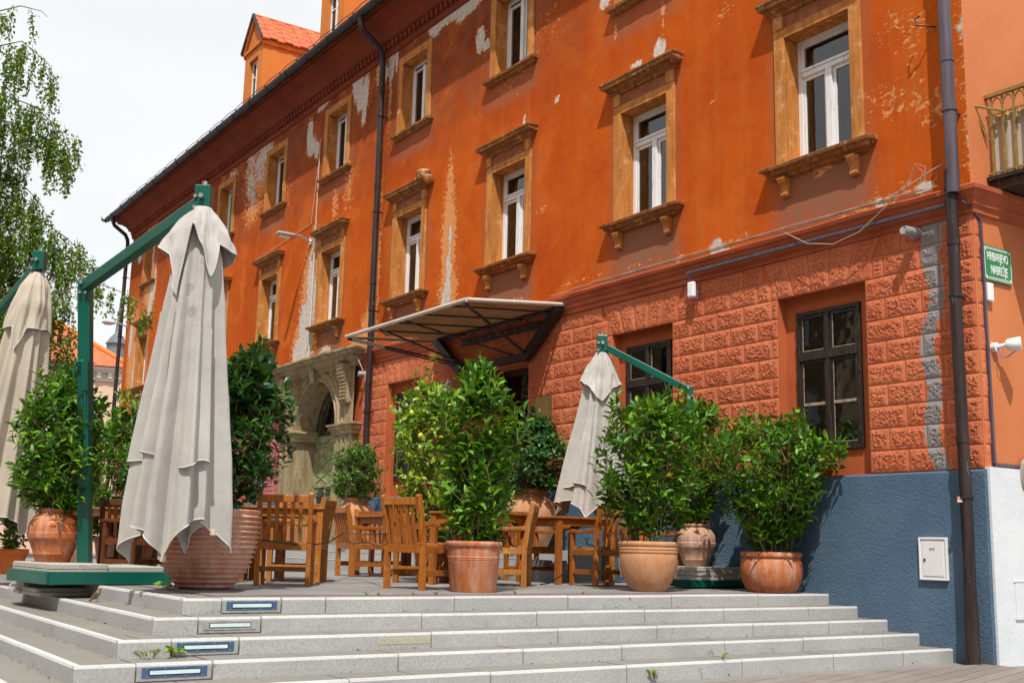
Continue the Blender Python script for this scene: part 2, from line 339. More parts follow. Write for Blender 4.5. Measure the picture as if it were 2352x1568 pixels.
# teak
def teak(name, c1, c2, c3):
    k = NT(name, 0.42, 0.4); v = k.co((1, 1, 1), True); oi = k.n('ShaderNodeObjectInfo').outputs['Random']
    g = k.noise(k.co((14, 14, 1.6), True), 2.4, 8, 0.65, 0.4)
    b = k.mix(k.rng(g, 0.34, 0.68), c1, c2)
    b = k.mix(k.rng(k.noise(v, 5, 8, 0.7), 0.56, 0.72, 0, 0.8), b, c3)
    b = k.mix(k.math('MULTIPLY', oi, 0.45), b, tuple(x*0.55 for x in c1))
    k.col(b); k.rough(k.rng(k.noise(v, 7, 4), 0.3, 0.7, 0.30, 0.6)); k.bump(g, 0.2, 0.003); M[name] = k.m
teak('teak', (0.29, 0.082, 0.011), (0.50, 0.175, 0.027), (0.56, 0.29, 0.10))
teak('teak_pale', (0.30, 0.105, 0.020), (0.46, 0.19, 0.04), (0.54, 0.31, 0.14))
teak('teak_dark', (0.10, 0.032, 0.013), (0.19, 0.066, 0.022), (0.25, 0.12, 0.06))
teak('teak_grey', (0.17, 0.11, 0.075), (0.27, 0.18, 0.12), (0.33, 0.25, 0.19))
# terracotta
def terra(name, c1, c2, c3, amt):
    k = NT(name, 0.8, 0.25); v = k.co(None, True); sv = k.co((5, 5, 0.9), True)
    b = k.mix(k.rng(k.noise(v, 3.5, 7, 0.6), 0.33, 0.67), c1, c2)
    b = k.mix(k.rng(k.math('ADD', k.math('MULTIPLY', k.noise(sv, 3, 7, 0.7), 0.55), k.math('MULTIPLY', k.noise(v, 2.6, 6, 0.7), 0.45)), 0.45, 0.62, 0, amt), b, c3)
    b = k.mix(k.rng(k.noise(v, 8, 9, 0.75), 0.62, 0.70, 0, 0.55), b, (0.17, 0.075, 0.05))
    k.col(b); k.bump(k.noise(v, 28, 6), 0.25, 0.006); M[name] = k.m
terra('terracotta', (0.36, 0.095, 0.030), (0.48, 0.15, 0.052), (0.54, 0.35, 0.26), 0.8)
terra('terracotta_pink', (0.44, 0.185, 0.115), (0.55, 0.265, 0.175), (0.62, 0.44, 0.36), 0.8)
terra('terracotta_sand', (0.45, 0.19, 0.08), (0.52, 0.26, 0.13), (0.55, 0.36, 0.25), 0.6)
terra('terracotta_worn', (0.36, 0.18, 0.11), (0.46, 0.26, 0.17), (0.56, 0.44, 0.36), 0.8)
simple('terracotta_bright', (0.66, 0.15, 0.035), (0.72, 0.22, 0.06), 12, 0.85, 0.2, 0, 0.4, 60)
simple('soil', (0.03, 0.02, 0.012), (0.06, 0.04, 0.025), 20, 0.95, 0.1, 0, 0.8, 30)
# cloth, paint, small things
k = NT('canvas', 0.9, 0.1); v = k.co()
b = k.mix(k.rng(k.noise(v, 2.2, 7, 0.6), 0.35, 0.7), (0.42, 0.40, 0.375), (0.50, 0.48, 0.455))
b = k.mix(k.rng(k.noise(k.co((3, 3, 0.6)), 2.1, 6, 0.65), 0.60, 0.74, 0, 0.5), b, (0.29, 0.275, 0.26))
k.col(b); 
for px_, py_, dd_, rr_ in ((443, 716, 8.78, .042), (428, 673, 8.8, .024), (408, 739, 8.78, .026), (437, 660, 8.8, .03), (470, 600, 8.8, .03)):
    vm = k.n('ShaderNodeVectorMath', operation='DISTANCE'); k.put(vm.inputs[0], v); vm.inputs[1].default_value = (CAM+dd_*ray_(px_, py_)).tolist()
    b = k.mix(k.math('MULTIPLY', k.rng(vm.outputs['Value'], rr_+.008, rr_), 0.6), b, (0.27, 0.27, 0.28))
k.col(b); k.b.inputs['Sheen Weight'].default_value = 0.2; k.bump(k.math('ADD', k.math('MULTIPLY', k.noise(v, 260, 2), 0.3), k.math('ADD', k.math('MULTIPLY', k.noise(k.co((1, 1, 0.22)), 9, 4, 0.5, 0.4), 1.1), k.math('MULTIPLY', k.noise(v, 4, 3), 1.6))), 0.45, 0.02)
M['canvas'] = k.m
simple('canvas_cream', (0.47, 0.41, 0.335), (0.55, 0.485, 0.40), 2.5, 0.9, 0.1, 0, 0.3, 200, None, False)
simple('hem_tape', (0.60, 0.58, 0.55), (0.55, 0.53, 0.5), 8, 0.85)
k = NT('awning_cloth', 0.9, 0.1); v = k.co()
b = k.mix(k.rng(k.noise(v, 2.5, 6), 0.32, 0.68), (0.17, 0.082, 0.032), (0.23, 0.115, 0.048)); k.col(b)
tr = k.n('ShaderNodeBsdfTranslucent'); k.put(tr.inputs[0], b); mx = k.n('ShaderNodeMixShader'); mx.inputs[0].default_value = 0.15
k.t.links.new(k.b.outputs[0], mx.inputs[1]); k.t.links.new(tr.outputs[0], mx.inputs[2]); k.t.links.new(mx.outputs[0], k.out.inputs[0]); M['awning_cloth'] = k.m
simple('awning_rim', (0.52, 0.45, 0.38), (0.60, 0.54, 0.48), 6, 0.7)
k = NT('green_paint', 0.30, 0.5); v = k.co()
k.col(k.mix(k.rng(k.noise(v, 25, 6, 0.75), 0.68, 0.72), k.mix(k.rng(k.noise(v, 2, 4), 0.3, 0.7), (0.0, 0.075, 0.055), (0.0, 0.105, 0.075)), (0.35, 0.45, 0.42))); k.bump(k.noise(v, 30, 3), 0.06, 0.003); M['green_paint'] = k.m
simple('steel', (0.42, 0.42, 0.43), (0.55, 0.55, 0.56), 12, 0.35, 0.5, 0.9)
simple('steel_dull', (0.30, 0.30, 0.305), (0.42, 0.41, 0.40), 14, 0.5, 0.5, 0.3)
simple('black_iron', (0.016, 0.014, 0.014), (0.05, 0.045, 0.042), 8, 0.5, 0.4)
simple('cable_black', (0.02, 0.02, 0.022), (0.03, 0.03, 0.03), 8, 0.5)
simple('cable_grey', (0.30, 0.24, 0.20), (0.42, 0.36, 0.31), 8, 0.6)
simple('cable_blue', (0.10, 0.14, 0.45), (0.14, 0.2, 0.5), 8, 0.5)
simple('white_plastic', (0.76, 0.77, 0.79), (0.82, 0.82, 0.83), 8, 0.4, 0.4)
simple('cabinet_white', (0.72, 0.73, 0.75), (0.78, 0.79, 0.80), 6, 0.4, 0.4)
simple('brass', (0.16, 0.10, 0.02), (0.26, 0.17, 0.045), 6, 0.4, 0.5, 0.5)
simple('rail_ochre', (0.20, 0.125, 0.03), (0.34, 0.235, 0.075), 14, 0.6, 0.3, 0, 0.3, 60)
simple('panel_blue', (0.035, 0.085, 0.18), (0.055, 0.115, 0.22), 14, 0.4, 0.4)
simple('lamp_glass', (0.52, 0.66, 0.68), (0.62, 0.74, 0.75), 10, 0.25, 0.5)
simple('sign_green', (0.0, 0.19, 0.045), (0.0, 0.22, 0.055), 4, 0.25, 0.5)
simple('sign_white', (0.82, 0.82, 0.82), (0.84, 0.84, 0.84), 4, 0.35, 0.4)
simple('red', (0.55, 0.05, 0.05), (0.5, 0.05, 0.06), 4, 0.5)
k = NT('door_green', 0.75, 0.25); v = k.co()
b = k.mix(k.rng(k.noise(v, 6, 7, 0.7), 0.4, 0.62), (0.20, 0.25, 0.10), (0.40, 0.38, 0.24)); b = k.mix(k.rng(k.noise(v, 11, 8, 0.7), 0.56, 0.68, 0, 0.8), b, (0.17, 0.10, 0.055)); k.col(b); k.bump(k.noise(v, 20, 5), 0.4, 0.006); M['door_green'] = k.m
simple('bark_green', (0.16, 0.14, 0.05), (0.26, 0.21, 0.09), 9, 0.8)
simple('bark_brown', (0.11, 0.075, 0.045), (0.19, 0.14, 0.09), 9, 0.85)
simple('bark_birch', (0.24, 0.21, 0.17), (0.46, 0.43, 0.38), 5, 0.8)
def leafmat(name, c1, c2, c3, rough=0.34, spec=0.5, trans=0.25):
    k = NT(name, rough, spec); g = k.n('ShaderNodeNewGeometry'); rd = g.outputs['Random Per Island']
    n1 = k.noise(k.co(), 3.0, 3)
    b = k.mix(rd, c1, c2); b = k.mix(k.rng(k.math('ADD', k.math('MULTIPLY', rd, 0.5), k.math('MULTIPLY', n1, 0.7)), 0.60, 0.78), b, c3); k.col(b)
    tr = k.n('ShaderNodeBsdfTranslucent'); k.put(tr.inputs[0], k.mix(0.5, b, (0.24, 0.42, 0.015)))
    mx = k.n('ShaderNodeMixShader'); mx.inputs[0].default_value = trans
    k.t.links.new(k.b.outputs[0], mx.inputs[1]); k.t.links.new(tr.outputs[0], mx.inputs[2]); k.t.links.new(mx.outputs[0], k.out.inputs[0]); M[name] = k.m
leafmat('leaf_laurel', (0.018, 0.085, 0.006), (0.058, 0.190, 0.009), (0.15, 0.31, 0.014), 0.40, 0.35, 0.20)
leafmat('leaf_dark', (0.010, 0.055, 0.012), (0.026, 0.105, 0.018), (0.065, 0.18, 0.03), 0.34, 0.4, 0.12)
leafmat('leaf_lemon', (0.09, 0.22, 0.010), (0.19, 0.35, 0.018), (0.36, 0.46, 0.04), 0.4, 0.45, 0.3)
leafmat('leaf_ball', (0.028, 0.10, 0.008), (0.07, 0.19, 0.014), (0.15, 0.27, 0.022), 0.35, 0.5, 0.2)
leafmat('leaf_birch', (0.060, 0.155, 0.016), (0.13, 0.25, 0.03), (0.26, 0.32, 0.045), 0.5, 0.3, 0.35)
leafmat('leaf_conifer', (0.030, 0.065, 0.035), (0.05, 0.095, 0.045), (0.09, 0.15, 0.06), 0.6, 0.2, 0.1)
simple('lemon', (0.42, 0.50, 0.05), (0.62, 0.60, 0.06), 10, 0.45, 0.4)

# ================================================================== SETTING
def struct(o): o['kind'] = 'structure'; return o
GZ = -0.535
mb = MB(); mb.add([(-400,-400,GZ-0.02),(400,-400,GZ-0.02),(400,400,GZ-0.02),(-400,400,GZ-0.02)], [(0,1,2,3)])
struct(mb.build('ground', M['pavers']))
mb = MB(); mb.box((1.62, -16, GZ-0.02), (30, -0.02, GZ)); 
struct(mb.build('boardwalk', M['walk_boards']))

TOPS = [0.0, -0.108, -0.216, -0.322, -0.428]
XE = [-0.13, 0.235, 0.592, 0.951, 1.307]
YE = [-6.84, -7.15, -7.47, -7.81, -8.15]
XFAR = -21.0
LIGHTS = [(-6.55, -6.09), (-6.84, -6.39), (-7.13, -6.68), (-7.45, -6.98)]
rs = random.Random(5)
mb = MB()
for k in range(5):
    zt = TOPS[k]; zb = TOPS[k+1]-0.02 if k < 4 else GZ-0.05
    x1, y0 = XE[k], YE[k]
    tread = 0.42 if k else 0.30
    # front run: blocks along Y
    cuts = [y0]
    while cuts[-1] < -0.1:
        nx = cuts[-1]+rs.uniform(0.92, 1.22)
        if nx > -0.45: nx = 0.06
        cuts.append(nx)
    if k < 4:                                   # blocks stop beside the lamp housings
        a, b = LIGHTS[k]; cuts = [y0]+[a, b]+[c for c in cuts if c > b+0.35]
    for i in range(len(cuts)-1):
        a, b = cuts[i]+0.005, cuts[i+1]-0.005
        dz = rs.uniform(-0.002, 0.002); dx = rs.uniform(-0.002, 0.002)
        islamp = k < 4 and i == 1
        xf = x1+dx-(0.012 if islamp else 0)
        mb.box((x1-0.05, a, zb), (xf, b, zt-0.016+dz), 0)
        mb.add([(x1-0.05,a,zt-0.016+dz),(xf,a,zt-0.016+dz),(xf,b,zt-0.016+dz),(x1-0.05,b,zt-0.016+dz),
                (x1-0.05,a,zt+dz),(xf-0.006,a+0.002,zt+dz),(xf-0.006,b-0.002,zt+dz),(x1-0.05,b,zt+dz)],
               [(4,5,6,7),(0,1,5,4),(1,2,6,5),(2,3,7,6),(3,0,4,7)], 1)
        # tread stones behind the nosing
        n = 2
        for j in range(n):
            ta, tb = a+(b-a)*j/n+0.002, a+(b-a)*(j+1)/n-0.002
            mb.box((x1-0.052-tread, ta, zb), (x1-0.0515, tb, zt-0.003+rs.uniform(-0.0015, 0.0015)), 2)
    # side run: blocks along X, their faces look towards -Y
    xc = [x1-0.054]
    while xc[-1] > XFAR: xc.append(xc[-1]-rs.uniform(1.0, 1.5))
    for i in range(len(xc)-1):
        b, a = xc[i]-0.003, xc[i+1]+0.003
        dz = rs.uniform(-0.002, 0.002)
        mb.box((a, y0+0.001, zb), (b, y0+0.05, zt-0.016+dz), 0)
        mb.add([(a,y0+0.001,zt-0.016+dz),(b,y0+0.001,zt-0.016+dz),(b,y0+0.05,zt-0.016+dz),(a,y0+0.05,zt-0.016+dz),
                (a+0.002,y0+0.007,zt+dz),(b-0.002,y0+0.007,zt+dz),(b,y0+0.05,zt+dz),(a,y0+0.05,zt+dz)],
               [(4,5,6,7),(0,1,5,4),(1,2,6,5),(2,3,7,6),(3,0,4,7)], 1)
        mb.box((a, y0+0.0515, zb), (b-(tread if i == 0 else 0), y0+0.052+(0.40 if k else 0.30), zt-0.003), 2)
stp = struct(mb.build('steps', [M['granite'], M['granite_pale'], M['slate']]))
k = NT('faded_paint', 0.9, 0.1); v = k.co(); tr = k.n('ShaderNodeBsdfTransparent'); mx = k.n('ShaderNodeMixShader'); k.col((0.62, 0.60, 0.42))
k.put(mx.inputs[0], k.math('MULTIPLY', k.rng(k.noise(v, 110, 4, 0.7), 0.30, 0.62), 0.6)); k.t.links.new(tr.outputs[0], mx.inputs[1]); k.t.links.new(k.b.outputs[0], mx.inputs[2]); k.t.links.new(mx.outputs[0], k.out.inputs[0])
mb = MB(); pa_, pb_ = onX(870, 1466, XE[2]+.005), onX(988, 1466, XE[2]+.005); mb.box((XE[2]+.0035, pa_.y, TOPS[3]+.032), (XE[2]+.0045, pb_.y, TOPS[2]-.028)); o = mb.build('paint_mark', k.m, stp); o['label'] = 'faded cracked cream paint rectangle on a riser'

mb = MB()
x1, y0 = XE[0]-0.355, YE[0]+0.355
mb.box((XFAR, y0, -0.3), (x1, 0.1, 0.0), 0)
mb.box((x1+0.0005, y0, -0.3), (x1+0.03, 0.1, 0.001), 1)
mb.box((XFAR, y0-0.03, -0.3), (x1+0.03, y0-0.0005, 0.001), 1)
struct(mb.build('terrace_deck', [M['deck_boards'], M['brown_strip']]))
mb = MB()
for i, (z, y) in enumerate(((0.13, -1.55), (0.25, -1.2), (0.37, -0.85))):
    xx = -3.25-0.3*i
    while xx > -15.5:
        b = xx-0.004; xx -= rs.uniform(0.9, 1.3)
        mb.box((xx+0.004, y, 0.002), (b, y+0.34 if i < 2 else -0.06, z), 0)
        mb.box((xx+0.004, y-0.004, z+0.0005), (b, y+0.05, z+0.004), 1)
struct(mb.build('entrance_steps', [M['granite'], M['granite_pale']]))

# ================================================================== THE ORANGE BUILDING
XL, XR, YB = -27.75, 1.70, 11.0
house = thing('orange_building', 'long weathered orange building with peeling plaster, rusticated base, ochre window surrounds and dark eaves', 'building')
COLX = [-0.13, -3.10, -6.34, -9.55, -12.82, -16.06, -19.30, -22.52, -25.75]
OPN = []
for cx in COLX:
    OPN.append((cx-0.465, cx+0.465, 4.76, 6.32)); OPN.append((cx-0.465, cx+0.465, 7.93, 9.33))
def lines(a, b, step, extra):
    ex = sorted(set([a, b]+[e for e in extra if a < e < b])); out = []
    for p, q in zip(ex[:-1], ex[1:]):
        n = max(1, round((q-p)/step)); out += [p+(q-p)*i/n for i in range(n)]
    return np.array(out+[b])
xs = lines(XL, XR, 0.075, [v for o in OPN for v in o[:2]]); zs = lines(3.9, 9.8, 0.075, [v for o in OPN for v in o[2:]])
# wear marks: (type, photo x, photo y, half-width m, half-height m, strength); types p peel, o ochre undercoat, g grey run-off, d dark
WEAR = [
 ('p',823,170,.24,.55,1.1),('p',840,210,.15,.4,1),('p',828,228,.15,.3,1),('p',836,262,.1,.25,1),('p',712,312,.13,.4,1.1),('p',716,338,.25,.2,1),('p',728,345,.12,.2,0.9),
 ('p',742,238,.32,.14,0.9),('p',595,375,.75,.8,.56),('p',580,430,.5,.7,.54),('p',610,350,.6,.4,.66),('p',575,395,.35,.6,.62),('p',606,330,.5,.3,.6),
 ('p',1028,38,.45,.16,1),('p',1065,22,.3,.2,1),('p',1000,58,.22,.2,1),('p',1103,93,.12,.22,1.15),('p',1085,5,.3,.15,1),('p',900,150,.1,.4,1),('p',912,128,.06,.4,0.9),('p',955,80,.15,.1,0.9),('p',976,51,.15,.1,0.9),
 ('p',885,170,.1,.2,0.9),('p',1515,115,.1,.16,1),('p',1390,5,.12,.1,1),('p',1280,228,.05,.07,1),('p',1203,278,.04,.1,0.9),('p',1115,105,.2,.1,0.7),('p',1460,150,.16,.06,0.75),
 ('p',705,790,.24,.95,1.05),('p',700,740,.3,.5,0.9),('p',685,830,.3,.5,1.05),('p',715,690,.26,.6,0.95),('p',715,630,.18,.6,0.8),('p',722,575,.08,.6,0.85),('p',745,818,.28,.22,1.05),('p',760,822,.15,.15,0.9),
 ('p',735,830,.55,.16,0.8),('p',1030,640,.10,.75,0.82),('p',1034,560,.07,.8,0.7),('p',1020,690,.12,.3,0.75),
 ('p',350,470,.25,.5,0.75),('p',352,655,.25,.6,1),('p',345,700,.2,.4,0.95),('p',308,870,.3,.9,0.9),('p',300,780,.18,.8,0.85),('p',322,590,.2,.2,0.8),('p',535,410,.4,.3,0.6),
 ('p',664,1010,.1,.1,0),('p',2230,320,.06,.1,0.8),('p',2222,60,.16,.15,0.8),('p',2335,90,.3,.3,0.9),
 ('p',1648,563,.09,.10,0.95),('p',1640,572,.1,.08,0.9),('p',2068,480,.06,.05,0.9),('p',2020,466,.08,.07,0.95),('p',2125,430,.10,.06,0.9),('p',1665,572,.1,.05,0.8),('p',1558,592,.06,.06,0.5),
 ('o',845,760,.35,.5,1.003),('o',862,640,.2,2.2,0.9204),('o',868,420,.12,2.0,0.885),('o',897,200,.1,1.2,0.767),('o',830,790,.5,.3,1.062),('o',1030,560,.24,1.2,1.0856),('o',1033,450,.12,.9,0.944),('o',1036,395,.07,.25,1.003),('o',1028,670,.32,.5,1.062),
 ('o',712,700,.5,1.4,1.15),('o',720,590,.2,.8,1.062),('o',690,800,.45,.7,1.15),('o',595,400,1.1,1.0,.80),('o',580,480,.7,.5,0.75),('o',895,120,.15,.5,0.708),
 ('o',345,640,.6,1.6,1.003),('o',305,820,.6,1.6,1.121),('o',355,480,.6,.8,0.944),('o',340,560,.5,.6,0.944),('o',870,165,.15,.5,0.826),
 ('o',2060,50,.30,.22,0.528),('o',2095,65,.22,.3,0.56),('o',2005,215,.5,.08,0.56),('o',2065,215,.5,.10,0.56),('o',2120,235,.5,.12,0.576),('o',2150,255,.3,.2,0.56),('o',2050,250,.4,.15,0.528),('o',2175,230,.08,.5,0.6),('o',2100,150,.15,.3,0.496),('o',2225,250,.12,1.2,0.64),('o',2215,150,.12,1.0,0.56),
 ('o',2090,430,.6,.12,0.56),('o',2020,475,.4,.12,0.64),('o',1950,500,.5,.08,0.576),('o',1890,388,.16,.1,0.8),('o',1795,525,.06,.04,0.72),('o',1700,545,.35,.06,0.656),('o',1655,570,.35,.10,0.68),('o',1560,590,.16,.10,0.68),('o',1660,30,.2,.18,0.576),('o',1720,320,.15,.08,0.48),('o',1460,520,.1,.1,0.48),
 ('o',1635,230,.1,.1,0.48),('o',1245,480,.14,.08,0.75),('o',1205,470,.1,.1,0.7),('o',1130,390,.1,.08,0.4),('o',1522,30,.06,.45,0.8),('o',1415,70,.05,.3,0.76),('o',1130,100,.6,.3,0.44),('o',1060,740,.8,.1,0.48),('o',1180,690,.7,.08,0.56),('o',1330,640,.9,.06,0.576),('o',1480,605,.7,.06,0.576),('o',1250,60,.8,.5,0.4),('o',1200,140,.8,.4,0.416),('o',1170,190,.6,.4,0.416),
 ('o',800,430,.3,.8,0.59),('o',770,470,.2,.5,0.708),('o',512,420,.3,.6,0.6),('o',660,450,.3,.5,0.5),('o',475,700,.4,.4,0.6),('o',560,640,.2,.6,0.5),
]
def wear_arrays(X, Z):
    n = len(X); wr = np.zeros((n, 4), np.float32); wr[:, 3] = 1
    for ty, px, py, hw, hh, st in WEAR:
        if px > 2244: continue
        p = onY(px, py, 0)
        d = np.sqrt(((X-p.x)/(hw*1.35))**2+((Z-p.z)/(hh*1.35))**2)
        val = st*np.clip(1.25-d, 0, 1)
        c = {'p': 0, 'o': 1, 'g': 2}[ty]; wr[:, c] = np.maximum(wr[:, c], val)
    for cx in COLX:
        d = np.maximum(np.abs(X-cx)/0.62, np.abs(Z-4.36)/0.33)
        wr[:, 2] = np.maximum(wr[:, 2], np.clip((1.35-d)*1.8, 0, 1))
        d = np.maximum(np.abs(X-cx)/0.6, np.abs(Z-7.62)/0.16); wr[:, 2] = np.maximum(wr[:, 2], 0.55*np.clip((1.5-d)*1.6, 0, 1))
        d = np.maximum(np.abs(X-cx)/0.68, np.abs(Z-8.6)/0.85); wr[:, 2] = np.maximum(wr[:, 2], 0.5*np.clip((1.16-d)*5, 0, 1))
        d = np.maximum(np.abs(X-cx)/0.70, np.abs(Z-5.6)/1.0); wr[:, 2] = np.maximum(wr[:, 2], 0.45*np.clip((1.12-d)*5, 0, 1))
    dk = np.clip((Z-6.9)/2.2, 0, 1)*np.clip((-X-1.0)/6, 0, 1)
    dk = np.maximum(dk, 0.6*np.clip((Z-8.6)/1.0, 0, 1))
    return wr, dk.astype(np.float32)
def wall_grid(name, xs, zs, openings, mat, parent, Y=0.0, extra=None):
    nx, nz = len(xs), len(zs)
    X, Z = np.meshgrid(xs, zs); V = np.stack([X.ravel(), np.full(X.size, Y), Z.ravel()], 1)
    xm = (xs[:-1]+xs[1:])/2; zm = (zs[:-1]+zs[1:])/2; XM, ZM = np.meshgrid(xm, zm); keep = np.ones(XM.shape, bool)
    for a, b, c, d in openings: keep &= ~((XM > a) & (XM < b) & (ZM > c) & (ZM < d))
    iz, ix = np.nonzero(keep); i0 = iz*nx+ix
    F = np.stack([i0, i0+1, i0+nx+1, i0+nx], 1)
    me = bpy.data.meshes.new(name); me.from_pydata(V.tolist(), [], F.tolist()); me.materials.append(mat)
    wr, dk = wear_arrays(V[:, 0], V[:, 2])
    ca = me.color_attributes.new('wear', 'FLOAT_COLOR', 'POINT'); ca.data.foreach_set('color', wr.ravel())
    da = me.attributes.new('dark', 'FLOAT', 'POINT'); da.data.foreach_set('value', dk)
    o = bpy.data.objects.new(name, me); COL.objects.link(o); o.parent = parent; return o
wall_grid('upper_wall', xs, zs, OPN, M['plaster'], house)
# inner body that closes the building: side, back, far end
mb = MB()
mb.add([(XR,0,1.22),(XR,YB,1.22),(XR,YB,9.8),(XR,0,9.8)], [(0,1,2,3)])
mb.build('side_wall', M['side_orange'], house)
mb = MB()
mb.add([(XL,0,GZ-0.1),(XL,YB,GZ-0.1),(XL,YB,9.8),(XL,0,9.8)], [(3,2,1,0)]); mb.add([(XL,YB,GZ-0.1),(XR,YB,GZ-0.1),(XR,YB,9.8),(XL,YB,9.8)], [(3,2,1,0)])
mb.add([(XL,2.2,9.79),(XR,2.2,9.79),(XR,2.2,GZ),(XL,2.2,GZ)], [(0,1,2,3)]); mb.add([(XL,0,3.92),(XR,0,3.92),(XR,2.2,3.92),(XL,2.2,3.92)], [(0,1,2,3)])
mb.build('rear_wall', M['side_orange'], house)

# ---- storey windows: one of each kind, then copies
def window_upper(h, pediment):
    w = 0.465; mbf = MB(); Y = 0.20
    for a, b in (((-w, Y, 0), (-w+.065, Y+.07, h)), ((w-.065, Y, 0), (w, Y+.07, h)), ((-w+.065, Y, h-.06), (w-.065, Y+.07, h)), ((-w+.065, Y, 0), (w-.065, Y+.07, .06))): mbf.box(a, b)
    tz = h*0.735 if pediment else h-0.06
    if pediment:
        mbf.box((-w+.065, Y-.02, tz-.05), (w-.065, Y+.06, tz+.05)); mbf.box((-w+.065, Y-.035, tz+.01), (w-.065, Y-.021, tz+.045))
        for s in (-1, 1): mbf.box((s*(w-.065)-(0 if s < 0 else .03), Y+.005, tz+.05), (s*(w-.065)+(.03 if s < 0 else 0), Y+.055, h-.06))
        mbf.box((-w+.095, Y+.005, h-.095), (w-.095, Y+.055, h-.06))
    mbf.box((-.045, Y-.025, .06), (.045, Y+.06, tz-.05))
    for s in (-1, 1):
        x0, x1 = (-w+.065, -.045) if s < 0 else (.045, w-.065)
        mbf.box((x0, Y+.008, .06), (x0+.04, Y+.05, tz-.05)); mbf.box((x1-.04, Y+.008, .06), (x1, Y+.05, tz-.05))
        mbf.box((x0+.04, Y+.008, .06), (x1-.04, Y+.05, .12)); mbf.box((x0+.04, Y+.008, tz-.095), (x1-.04, Y+.05, tz-.05))
    f = mbf.build('window', M['white_wood'], house, bev=0.006)
    p = MB(); p.box((-w+.06, Y+.026, .05), (w-.06, Y+.032, h-.05)); p.build('pane', M['glass'], f)
    c = MB()
    for s in (-1, 1):
        vs = []; n = 14
        for i in range(n+1):
            t = i/n; x = s*(w-.05-t*(0.30 if pediment else 0.24)); y = Y+.13+.022*math.sin(t*26+s)
            vs += [(x, y, .02), (x, y, h)]
        c.add(vs, [(2*i, 2*i+2, 2*i+3, 2*i+1) for i in range(n)])
    c.build('curtain', M['curtain'], f, smooth=True)
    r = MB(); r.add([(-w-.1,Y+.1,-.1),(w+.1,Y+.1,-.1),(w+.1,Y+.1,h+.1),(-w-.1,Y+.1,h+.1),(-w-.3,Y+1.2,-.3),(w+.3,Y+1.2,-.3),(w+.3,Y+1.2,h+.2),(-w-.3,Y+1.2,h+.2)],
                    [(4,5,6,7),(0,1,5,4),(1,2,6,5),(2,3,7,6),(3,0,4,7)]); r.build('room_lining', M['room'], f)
    a = MB(); fw = 0.155; pr = 0.035; top = 0.12 if pediment else 0.15
    a.box((-w-fw, -pr, 0), (-w, .002, h+top)); a.box((w, -pr, 0), (w+fw, .002, h+top)); a.box((-w, -pr, h), (w, .002, h+top))
    a.box((-w-.012, .0025, 0), (-w, Y+.1, h)); a.box((w, .0025, 0), (w+.012, Y+.1, h)); a.box((-w, .0025, h), (w, Y+.1, h+.012)); a.box((-w, .0025, -.03), (w, Y+.1, .0))
    if pediment:
        for s in (-1, 1): a.box((s*(w+fw/2)-.075, -pr-.012, h+top+.002), (s*(w+fw/2)+.075, .002, h+top+.17))
    a.build('architrave', M['ochre'], f, bev=0.008)
    sl = MB(); ex = w+fw+.02
    sl.rectloft(-ex, ex, -.02, .05, [(0,-.135),(.03,-.13),(.045,-.10),(.085,-.085),(.10,-.05),(.135,-.04),(.14,-.006),(.135,0.0)] if pediment else [(0,-.10),(.04,-.085),(.05,-.05),(.09,-.04),(.095,0)], jit=0.012, sub=10)
    sl.build('sill', M['sill_stone'], f)
    if pediment:
        fz = MB(); fz.box((-w-fw*.45, -.018, h+top+.001), (w+fw*.45, .002, h+top+.17)); fz.build('frieze', M['frieze'], f)
        pd = MB(); ex = w+fw-.01
        pd.rectloft(-ex, ex, -.02, .05, [(0.0,h+.285),(.03,h+.29),(.045,h+.325),(.085,h+.345),(.10,h+.375),(.145,h+.385),(.15,h+.43),(.165,h+.445),(.165,h+.47),(.05,h+.50)], jit=0.012, sub=10)
        pd.build('pediment', M['sill_stone'], f)
        for s in (-1, 1):
            b = MB(); b.prism([(0.002,-.137),(-.105,-.137),(-.115,-.16),(-.10,-.20),(-.065,-.24),(-.05,-.29),(-.06,-.335),(-.045,-.36),(.002,-.36)], s*.49-.055, s*.49+.055)
            b.build('bracket', M['ochre'], f, bev=0.006)
    return f
w1 = window_upper(1.56, True); w2 = window_upper(1.40, False)
for i, cx in enumerate(COLX):
    a = w1 if i == 0 else copy_tree(w1, house); a.location = (cx, 0, 4.76)
    b = w2 if i == 0 else copy_tree(w2, house); b.location = (cx, 0, 7.93)
    if i == 6:
        for ch in b.children:
            if ch.name.startswith('pane'):
                ch.data = ch.data.copy(); ch.data.materials[0] = M['green_blind']; ch['label'] = 'teal blind filling the window'
# broken tops: lumps of rubble on one pediment
for px, py, sc in ((975, 405, .16), (983, 412, .10), (960, 418, .09), (1550, 133, .07)):
    p = onY(px, py, -0.1); b = bmesh.new(); bmesh.ops.create_icosphere(b, subdivisions=2, radius=sc)
    for v in b.verts: v.co *= 1+0.5*mnoise.noise(v.co*9+p); v.co.z *= 0.8
    me = bpy.data.meshes.new('broken_plaster'); b.to_mesh(me); b.free(); me.materials.append(M['sill_stone'])
    o = bpy.data.objects.new('broken_plaster', me); COL.objects.link(o); o.parent = house; o.location = p

